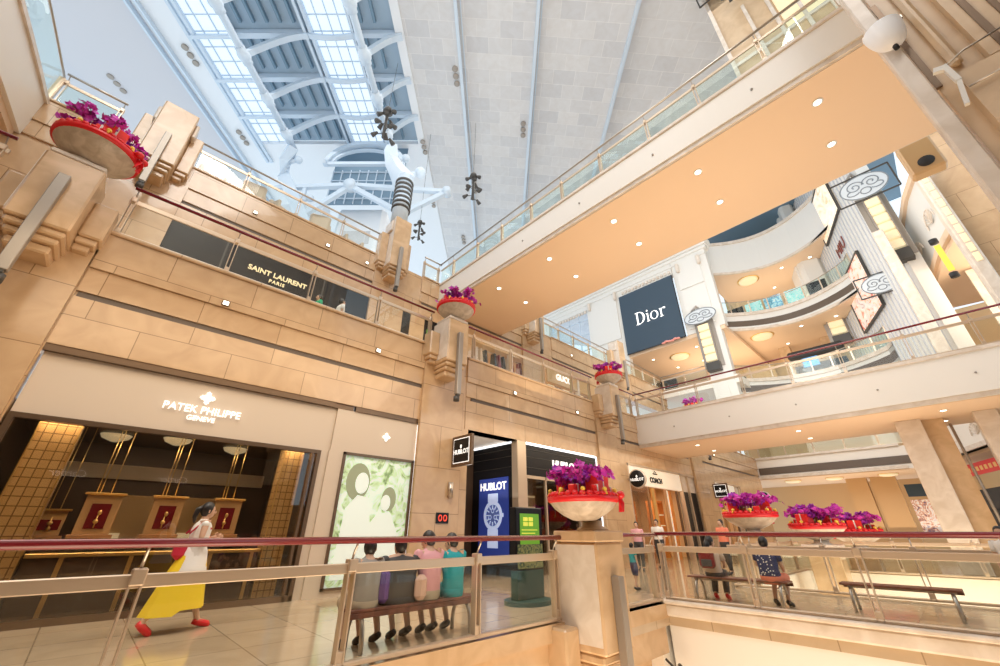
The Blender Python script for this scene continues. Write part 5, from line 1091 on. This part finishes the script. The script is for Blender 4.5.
SITL = dict(SIT); SITL.update(_yaw=-.7, _tilt=.1, hed=(.06, -.02, 1.075))
# legs tucked under the bench, as seen from behind
for Q in (SIT, SITB, SITL):
    for k, s in (('l', 1), ('r', -1)): Q[k+'an'] = (.22, s*.11, .10); Q[k+'to'] = (.33, s*.12, .03)
def backpack(m_, x=-.17, y=0, z=.86, sx=.09, sy=.15, sz=.19):
    def f(t, j):
        b = MB(); b.box(x-sx, x+sx, y-sy, y+sy, z-sz, z+sz, .05); p = b.obj('backpack', m_, t, True)
        b = MB(); b.box(x-sx-.03, x-sx, y-sy*.7, y+sy*.7, z-sz*.8, z-.02, .02); b.obj('pocket', 'c_dark', p, True)
    return f
# walking woman with yellow skirt, ruffled white top, red bag on her back
def woman_extra(t, j):
    b = MB(); b.box(-.27, -.10, -.11, .12, .88, 1.16, .06); p = b.obj('bag', 'c_red', t, True)
    b = MB(); b.tube([(-.16, .1, 1.22), (-.02, .14, 1.40), (.1, .12, 1.28)], .014, 6); b.tube([(-.16, -.1, 1.22), (-.02, -.14, 1.40), (.1, -.12, 1.28)], .014, 6); b.obj('bag_strap', 'c_red', p, True)
    b = MB(); b.lathe([(.13, 1.06), (.165, .97), (.20, .80), (.225, .70), (.22, .68), (.12, 1.0)], (.0, 0), 20); b.obj('white_hem', 'c_white', t, True)
    b = MB(); b.ball((.14, .05, 1.12), .03, .05, .07); b.obj('red_purse', 'c_coral', t, True)
WALK = dict(lkn=(.16, .09, .50), lan=(.30, .09, .10), lto=(.43, .10, .04), rkn=(-.10, -.09, .47), ran=(-.38, -.09, .16), rto=(-.28, -.09, .05), lel=(.02, .22, 1.12), lwr=(.20, .14, 1.16), lha=(.26, .11, 1.18), rel=(-.02, -.22, 1.12), rwr=(.19, -.16, 1.14), rha=(.25, -.13, 1.16))
person('woman walking past the jewellery window in a long yellow skirt, white top and red bag', (1.3, 7.9, 0), .05, WALK, 'c_white', 'c_yellow', 'pony', 1.62, 0, (.26, .36, -.05), shoe='red', extra=woman_extra)
# four people sitting on the left bench, backs to us
SX = R(90)
person('boy in a grey shirt at the left end of the left bench', (2.72, 5.22, 0), SX, SITL, 'c_grey', 'c_khaki', h=1.58, sleeves=.5, shorts=True)
def bigbag(t, j): b = MB(); b.box(-.3, -.14, -.16, .2, .46, .95, .06); b.obj('backpack', 'c_purple', t, True)
person('person in a wide dark grey shirt, second from the left on the left bench', (3.17, 5.22, 0), SX, SIT, 'c_dark', 'c_dark', h=1.60, sleeves=.6, shorts=True, wide=1.45)
person('person in a pink shirt, third from the left on the left bench', (3.62, 5.22, 0), SX, SITB, 'c_pink', 'c_khaki', h=1.70, sleeves=.5, shorts=True)
person('person in a teal shirt at the right end of the left bench', (4.03, 5.22, 0), SX, SITB, 'c_teal', 'c_teal', h=1.66, sleeves=.5, shorts=True)
t = thing('shoulder_bag', 'purple and white bag between the grey and dark shirts on the bench', 'bag', (2.95, 5.2, .43)); b = MB(); b.box(2.86, 3.0, 5.1, 5.32, .44, .80, .05); b.obj('body', 'c_purple', t)
t = thing('shoulder_bag', 'flowered bag between the dark and pink shirts on the bench', 'bag', (3.42, 5.12, .43)); b = MB(); b.box(3.33, 3.5, 5.02, 5.15, .44, .72, .05); b.obj('body', 'c_floral', t)
# right side sitters and passers-by
person('woman with a dark red backpack sitting on the middle bench', (9.6, 3.75, 0), R(8), SITL, 'c_beige', 'c_dark', 'long', 1.58, .6, shoe='red', extra=backpack('rail', z=.78, y=.05))
def dots(t, j):
    b = MB(); rr = random.Random(5)
    for k in range(34): y = rr.uniform(-.12, .12); z = rr.uniform(.52, .92); b.ball((-.125-.02*math.cos(y*9), y, z), .012, .012, .012, 6, 4)
    b.obj('white_dots', 'c_white', t, True)
person('woman in a navy dotted top sitting at the right end of the middle bench', (9.55, 2.72, 0), R(-5), SIT, 'c_navy', 'c_coral', 'short', 1.58, .5, shorts=True, extra=dots, wide=1.1)
STAND = dict(lkn=(.06, .09, .49), lan=(.10, .09, .09), lto=(.23, .10, .03), rkn=(-.02, -.09, .48), ran=(-.14, -.09, .11), rto=(-.01, -.10, .03))
person('small boy in a teal shirt and navy shorts walking right of the flower pier', (9.9, 5.72, 0), R(-20), STAND, 'c_teal', 'c_navy', h=.98, sleeves=.4, shorts=True)
person('woman in a pink top before the leather shop', (14.9, 8.3, 0), R(200), STAND, 'c_pink', 'c_dark', 'short', 1.56, .5)
person('man in a white striped shirt before the leather shop', (16.3, 8.2, 0), R(190), STAND, 'c_white', 'c_dark', h=1.66, sleeves=.5)
person('man in a blue and white shirt half hidden by the big orchid bowl', (11.5, 8.0, 0), R(200), STAND, 'c_navy', 'c_dark', h=1.72, sleeves=.5)
person('person in a coral shirt left of the nearest far orchid bowl', (15.6, 5.55, 0), R(160), STAND, 'c_coral', 'c_dark', h=1.6, sleeves=.5)
person('person in a white shirt and jeans at the right picture edge', (10.9, -.42, 0), R(170), STAND, 'c_white', 'c_navy', h=1.3, sleeves=.5)
person('person in a green top behind the second storey railing', (3.1, 11.4, Z2), R(180), STAND, 'c_green', 'c_dark', h=1.52, sleeves=.5)
person('person in a white shirt behind the second storey railing', (3.75, 11.3, Z2), R(0), STAND, 'c_white', 'c_dark', h=1.60, sleeves=.5)
# ================================================================== BENCHES
def bench(label, loc, rz, L_, group=None):
    t = thing('bench', label, 'bench', loc, rz, group)
    for k in range(4): MB().box(-L_/2, L_/2, -.17+.09*k, -.095+.09*k, .385, .42, .008).obj('seat_slat', 'wood', t, True)
    MB().box(-L_/2, L_/2, -.17, -.15, .33, .385, .005).obj('front_board', 'wood', t, True)
    for s in (-1, 1):
        x = s*(L_/2-.16); b = MB(); b.tube([(x, .2*math.cos(a), .38*math.sin(a)**.7 if math.sin(a) > 0 else 0) for a in [math.pi*q/12 for q in range(13)]], .028, 8); b.obj('leg', 'steel', t, True)
    b = MB(); b.box(-L_/2+.1, L_/2-.1, -.02, .02, .35, .385); b.obj('bearer', 'steel', t, True)
    return t
b0 = bench('wooden slat bench behind the left railing with four people on it', (3.45, 5.25, 0), 0, 1.9)
for loc, rz, lab in (((9.6, 3.35, 0), R(90), 'wooden slat bench behind the right railing with two women on it'), ((10.2, 1.05, 0), R(90), 'empty wooden slat bench behind the right railing')):
    d = dup(b0, loc, rz, lab); d.scale = (.95 if loc[1] > 3 else .8, 1, 1)
M['c_pic'] = picture_mat('dark_picture', [(.01, .03, .02), (.04, .08, .04), (.3, .3, .1), (.02, .03, .02)], 9, .2)
# ================================================================== TOTEM SCREEN AND SMALL THINGS
t = thing('screen_totem', 'dark green floor standing screen totem on an oval base', 'screen', (6.75, 6.2, 0), R(0))
b = MB(); b.prism([(6.6+.42*math.cos(a)*1.2, 6.15+.42*math.sin(a)) for a in [2*math.pi*k/28 for k in range(28)]], 0, .07); b.obj('oval_base', mat('dark_green', (.01, .07, .06), .35), t)
M['dgreen'] = bpy.data.materials['dark_green']
b = MB(); b.box(6.28, 7.05, 6.12, 6.3, .07, .55, .01); b.obj('green_plinth', 'dgreen', t); b = MB(); b.box(6.3, 7.03, 6.11, 6.12, .58, 1.0); b.obj('dark_picture', 'c_pic', t)
b = MB(); b.box(6.26, 7.07, 6.12, 6.3, .55, 1.68, .02); b.obj('black_frame', 'black', t)
b = MB(); b.box(6.38, 6.95, 6.11, 6.12, 1.0, 1.56); o = b.obj('screen', 'screen', t)
M['screeny'] = mat('screen_yellow', (.8, .8, .1), .4, emit=(.9, .85, .1), es=.9)
b = MB(); [b.box(6.47+.16*(k % 2), 6.59+.16*(k % 2), 6.10, 6.11, 1.42-.09*(k//2), 1.49-.09*(k//2)) for k in range(4)]; [b.box(6.42, 6.88-.07*(k % 2), 6.10, 6.11, 1.25-.06*k, 1.265-.06*k) for k in range(4)]; b.obj('yellow_graphics', 'screeny', o)
t = thing('spotlight_cluster', 'small dark spotlight cluster under the well edge below the short railing', 'light', (8.2, 4.2, -1)); b = MB(); b.tube([(8.25, 4.38, -.8), (8.2, 4.2, -.9)], .02, 6); b.obj('arm', 'darkgrey', t)
for k in range(4): b = MB(); p = Vector((8.0+.1*k, 4.2-.03*(k % 2), -.85-.07*(k % 3))); b.tube([p, p+Vector((-.05, -.06, -.05))], [.03, .05], 8); b.obj('spot', 'darkgrey', t)
for y in (3.2, 1.2, -.6): t = thing('wall_stud', 'small metal eyelet on the cream wall below the right railing', 'stud', (8.64, y, -.85), 0, 'metal eyelets below the right railing'); b = MB(); b.tube([(8.64, y, -.85), (8.58, y, -.85)], .025, 8); b.obj('cap', 'grey_metal', t)
